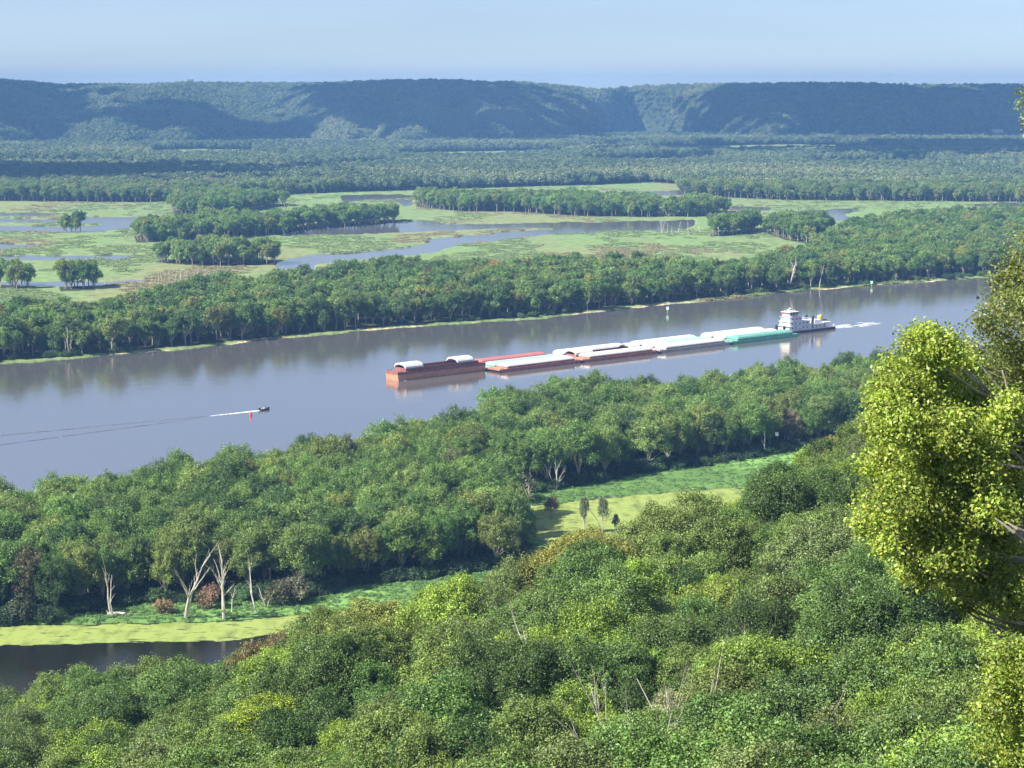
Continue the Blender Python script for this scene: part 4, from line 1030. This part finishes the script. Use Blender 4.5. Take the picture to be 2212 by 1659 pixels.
shrubs('island_scrub', X, Y, (.35, 1.2), [(3, (.06, .12, .045), ''), (2, (.04, .08, .035), ''), (1, (.09, .17, .06), '')], 'low dark green scrub along the meadow side of the near island')
# meadow herbs
v, f, c = leaf_shell(np.random.default_rng(2), [(0, 0, .3, 1.0, 1.0, .55), (.8, .3, .25, .7, .7, .45), (-.6, .7, .25, .6, .6, .4)], 130, .42, aspect=.5, shade=.25, up=.5)
herb = bpy.data.objects.new('herb_source', np_mesh('herb', v, f, LEAF, fcol=c))
mm = (m > .62) & (wd < .5) & (wy > 520) & (wy < 950)
r_, c_ = np.nonzero(mm); k = g.choice(len(r_), 22000); X = wx[r_[k], c_[k]]+g.uniform(-.6, .6, 22000); Y = wy[r_[k], c_[k]]+g.uniform(-.8, .8, 22000); zz = Z[r_[k], c_[k]]
n = len(X); tt = fbm(X/18, Y/18, 3, 66)[:,None]; s = g.uniform(.4, .9, n)
gn_scatter('meadow_plants', [herb], np.stack([X, Y, zz], 1), np.stack([s, s, s*.8], 1), g.uniform(0, 6, n), np.zeros(n), (np.array([.16, .29, .09])*(.75+.5*tt))*g.uniform(.85, 1.2, (n, 1)), category='meadow', label='lush green meadow plants between the slope and the island woods')
# marsh reeds: taller tufts on the marsh behind the far bank
mm = (m > .7) & (wd < .5) & (wy > 1400) & (wy < 3300)
r_, c_ = np.nonzero(mm); k = g.choice(len(r_), 26000); X = wx[r_[k], c_[k]]+g.uniform(-1, 1, 26000); Y = wy[r_[k], c_[k]]+g.uniform(-4, 4, 26000)
q = (fbm(X/50, Y/110, 3, 67) > .5) & (wood_at(X, Y) == 0); X, Y = X[q], Y[q]; n = len(X); s = g.uniform(1.0, 2.6, n); tt = fbm(X/90, Y/260, 4, 21)[:,None]
tn = np.where(tt > .62, np.array([[.33, .29, .16]]), np.array([[.24, .32, .13]]))*g.uniform(.8, 1.15, (n, 1))
gn_scatter('marsh_reeds', [herb], np.stack([X, Y, np.full(n, .5)], 1), np.stack([s*1.6, s*1.6, s*.5], 1), g.uniform(0, 6, n), np.zeros(n), tn, category='reeds', label='patches of green and tan reeds on the marsh beyond the river')

# ------------------------------------------------------------------ the two big trees beside the viewpoint
def big_tree(name, label, D, lobes, tint, nleaf, size, aspect, base, cat='tree', seed=1, extra=(), dd=2.5, limbs=()):
    g = np.random.default_rng(seed); L = []
    for X_, Y_, r_ in lobes:
        a, s = px2ray(X_*K, Y_*K); d = D+g.uniform(-dd, dd); r = r_*K*D/F*1.12
        L.append((float(a*d), d, float(CAMZ+s*d), r, r*1.15, r*.9))
    bx_, by2 = base; bz_ = float(hill_z(bx_, by2))
    L = [(x-bx_, y-by2, z-bz_, a, b, c_) for x, y, z, a, b, c_ in L]
    e = empty(name, (bx_, by2, bz_), 0, label=label, category=cat)
    v, f, c = leaf_shell(g, L, nleaf, size, aspect=aspect, shade=.3, up=.35, bias=.4, depth=(.35, 1.12), hue=.10, cl=(20, .40), spray=1.5)
    cr = link('crown', np_mesh('crown', v, f, LEAF_NEAR, fcol=c), e); cr['tint'] = tint
    mb = MB(); top = max(l[2] for l in L); ax = np.mean([l[0] for l in L])*.5; ay = 0
    ax = .4
    mb.tube([(0, 0, -1), (ax*.2, 0, top*.3), (ax*.6, .3, top*.6), (ax, 0, top*.92)], [.42, .34, .22, .06], 10)
    for l in L:
        t = max(.2, min(.9, (l[2]-2.2)/top)); p = Vector((ax*t, 0, top*t)); q = Vector(l[:3]); mid = p.lerp(q, .55)+Vector((0, 0, -.35))
        mb.tube([tuple(p), tuple(mid), tuple(q), tuple(q+(q-mid)*.08)], [.065, .045, .025, .008], 6)
        for k in range(5):
            d = Vector(unit(g.normal(size=3)))*l[3]*.9; mb.tube([tuple(q), tuple(q+d*.5+Vector((0, 0, .1))), tuple(q+d)], [.035, .02, .006], 4)
    mb.build('trunk', PALE_BARK, e)
    for pts in limbs:
        w = []
        for X_, Y_, d in pts:
            a, s = px2ray(X_*K, Y_*K); w.append((float(a*d)-bx_, d-by2, float(CAMZ+s*d)-bz_))
        mb = MB(); mb.tube(w, [.09, .065, .03, .02][:len(w)] if len(w) > 2 else [.12, .05], 8); mb.build('bare_limb', PALE_BARK, e)
    return e
LEAF_NEAR = leaf_mat('near_leaves', .42, .035, .5)
big_tree('oak_tree', 'tall dark green glossy leaved tree at the right edge of the picture', 79,
   [(2190,600,42),(2205,640,50),(2150,668,30),(2215,700,60),(2130,700,26),(2180,740,60),(2035,762,40),(2000,748,18),(2090,790,40),(2145,830,55),(2200,840,80),(2170,930,64),(2230,960,90),(2175,1020,48),(2210,1060,70),(2195,1120,50),(2220,1170,70),(2230,1240,50),(2145,965,26),
    (2300,560,90),(2330,700,110),(2310,850,110),(2320,1000,120),(2310,1150,120),(2300,1290,110),(2330,420,90),(2310,300,80),(2245,250,34),(2228,208,16),(2232,232,16),(2400,800,160),(2400,1050,160)],
   (.23, .28, .085), 110000, .16, .42, (23.6, 81), seed=5, limbs=[[(2212, 905, 76), (2160, 840, 75.4), (2120, 790, 75.2)], [(2225, 930, 75.6), (2185, 870, 75), (2165, 800, 75)], [(2230, 1185, 66), (2190, 1150, 65.6), (2150, 1120, 65.6)], [(2240, 1160, 66), (2195, 1142, 65.6), (2178, 1130, 65.6)]])
big_tree('maple_tree', 'big bright lime green tree in front of the dark tree at right', 69,
   [(1985,728,18),(2005,742,30),(2040,760,36),(1960,740,14),(2050,800,55),(1990,815,45),(1930,805,30),(1960,860,50),(2030,880,65),(1915,880,24),(1945,930,48),(2010,960,65),(2060,940,45),(1935,1000,38),(2000,1050,60),(2060,1040,50),(1960,1090,50),(2030,1130,60),(2080,1150,45),(1920,1120,32),(1980,1170,50),(2050,1200,50),(1858,1132,18),(1885,1128,20),(2100,1230,32),(2000,1225,30),(1925,1060,30),(2100,880,50),(2115,1000,50),(2125,1080,50),(2130,1160,50),(1900,860,26),(1893,930,22),(1890,1010,26),(1870,1080,14),(2140,1250,40),(1960,1235,20),(2060,1275,26),(2165,1210,45),(2195,1290,45),(2150,1280,30),(2205,1340,30),(2150,1100,40),(2170,1020,30),(2085,1300,26),(1990,1255,22),(1905,1175,22),(2150,930,34),(2195,960,40),(2200,1080,42),(2190,880,26)],
   (.36, .46, .085), 125000, .135, .62, (19.2, 70.5), seed=6, dd=2.6)
big_tree('lime_green_tree', 'lime green leaf clusters of a tree in the bottom right corner', 62,
   [(2180,1420,34),(2200,1455,40),(2150,1440,22),(2165,1490,32),(2205,1500,34),(2120,1535,20),(2145,1545,24),(2190,1560,40),(2160,1600,32),(2120,1622,16),(2210,1620,40),(2240,1540,60),(2250,1440,50),(2190,1650,30),(2250,1640,60)],
   (.34, .44, .08), 22000, .125, .6, (16.2, 63), seed=7, dd=1.2)
# leafy sprigs low in the right corner in the shade of the tall tree
# ------------------------------------------------------------------ far buildings
def far_house(X_, Y_, w, h, mats, lab, D=None, z=None, roof=True, rz=0.05):
    a, s = px2ray(X_*K, Y_*K)
    if D is None:
        Dd = np.arange(4500, 7000, 4.0); dz = CAMZ+s*Dd-bluff_z(a*Dd, Dd)-8; i = int(np.argmax(dz < 0)) if (dz < 0).any() else 120; D = float(Dd[i])
    zz = float(CAMZ+s*D) if z is None else z
    e = empty('building', (float(a*D), D, zz), rz, label=lab, category='building'); d = min(w, 14)
    mb = MB(); mb.box(-w/2, -d/2, -12, w/2, d/2, h); mb.build('wall', mats[0], e)
    if roof:
        mb = MB(); r = h*.5+1.5; V = [(-w/2-.6, -d/2-.6, h), (w/2+.6, -d/2-.6, h), (w/2+.6, d/2+.6, h), (-w/2-.6, d/2+.6, h), (-w/2-.6, 0, h+r), (w/2+.6, 0, h+r)]
        mb.add(V, [(0,1,5,4), (2,3,4,5), (0,4,3), (1,2,5), (3,2,1,0)]); mb.build('roof', mats[1], e)
    for k in range(max(1, int(w/9))):
        mb = MB(); x = -w/2+w*(k+.5)/max(1, int(w/9)); mb.box(x-1, -d/2-.08, h*.35, x+1, -d/2, h*.75); mb.build('window', GLASS, e)
RW_ = plain('house_wall', (.75, .72, .68), .8); RR = plain('house_roof', (.45, .40, .38), .8); TAN_ = plain('tan_wall', (.50, .38, .28), .8)
far_house(975, 310, 44, 5, (RW_, RR), 'long pale building at the foot of the far bluff', roof=False)
far_house(1000, 307, 30, 8, (TAN_, RR), 'tan building right of the long pale one at the foot of the bluff')
far_house(1080, 312, 26, 7, (TAN_, RR), 'dull brown building at the foot of the bluff, right of the tan one')
far_house(885, 312, 28, 5, (TAN_, RR), 'low faint building at the foot of the bluff, left of the long one')
far_house(2152, 291, 36, 9, (RW_, RR), 'white building at the foot of the bluff near the right edge')
a_, s_ = px2ray(411*K, 183*K); D_ = 6350.0
e = empty('lookout_tower', (float(a_*D_), D_, float(bluff_z(a_*D_, D_))), 0, label='small square tower standing on the crest of the far bluff', category='tower')
zt = float(CAMZ+px2ray(411*K, 171*K)[1]*D_)-e.location.z
mb = MB(); mb.box(-6, -6, -3, 6, 6, zt-5); mb.build('shaft', plain('tower_grey', (.20, .22, .22), .8), e)
mb = MB(); mb.box(-9, -9, zt-5, 9, 9, zt); mb.build('top', plain('tower_top', (.26, .28, .27), .8), e)
gx, gy = gw(1678, 938, 8); mb = MB(); mb.box(-.6, -.6, -.7, .6, .6, .4); mb.add([(-.7, -.7, .4), (.7, -.7, .4), (.7, .7, .4), (-.7, .7, .4), (-.7, 0, .9), (.7, 0, .9)], [(0,1,5,4), (2,3,4,5), (0,4,3), (1,2,5), (3,2,1,0)])
o = mb.build('shed', BOATW, None, label='tiny white shed showing through the island trees', category='shed'); o.location = (gx, gy, 8)

# ------------------------------------------------------------------ clouds above the frame that shade the far side
def cloud(cx, cy_, rx, ry, seed, h=1500, lab=''):
    g = np.random.default_rng(seed); off = SUN_DIR/SUN_DIR.z*h
    bm_v = []; bm_f = []; n, k = 10, 6; npf = int(210*max(1, rx*ry/160000))
    for q in range(npf):
        r_ = g.uniform(0, 1)**.6*g.uniform(.8, 1.35); t_ = g.uniform(0, 6.283); sc = g.uniform(24, 60)*max(.45, 1.9-1.15*r_)
        px_, py_ = r_*rx*math.cos(t_), r_*ry*math.sin(t_); pz_ = g.uniform(0, 90)*(1.2-r_); b = len(bm_v)
        for i in range(k+1):
            ph_ = math.pi*i/k
            for j in range(n):
                th = 2*math.pi*j/n; bm_v.append((px_+sc*math.sin(ph_)*math.cos(th), py_+sc*math.sin(ph_)*math.sin(th), pz_+sc*.7*math.cos(ph_)))
        for i in range(k):
            for j in range(n): bm_f.append((b+i*n+j, b+(i+1)*n+j, b+(i+1)*n+(j+1) % n, b+i*n+(j+1) % n))
    me = bpy.data.meshes.new('cloud'); me.from_pydata(bm_v, [], bm_f); me.materials.append(CLM); me.polygons.foreach_set('use_smooth', [True]*len(bm_f)); me.update()
    o = link('cloud', me, None, kind='structure'); o.location = (cx+off.x, cy_+off.y, h)
CLM = plain('cloud_white', (.9, .9, .9), 1.0, 0)
for q in ((-1420, 5650, 430, 650, 1), (-720, 5330, 230, 210, 2), (-120, 5750, 400, 600, 3), (1130, 6000, 680, 480, 4), (1950, 6100, 500, 500, 5), (950, 4650, 700, 520, 6), (-900, 3300, 560, 330, 7)): cloud(*q)

# ------------------------------------------------------------------ haze
HM = bpy.data.materials.new('haze'); HM.use_nodes = True; hn = HM.node_tree.nodes; hn.remove(hn['Principled BSDF'])
pv = hn.new('ShaderNodeVolumePrincipled'); pv.inputs['Color'].default_value = (.25, .53, 1.0, 1); pv.inputs['Density'].default_value = 8.4e-5; pv.inputs['Anisotropy'].default_value = .0
HM.node_tree.links.new(pv.outputs[0], hn['Material Output'].inputs['Volume'])
mb = MB(); mb.box(-8900, -200, -3, 8900, 9900, 205); mb.build('haze', HM, None, kind='stuff', category='haze', label='pale blue haze over the far valley')
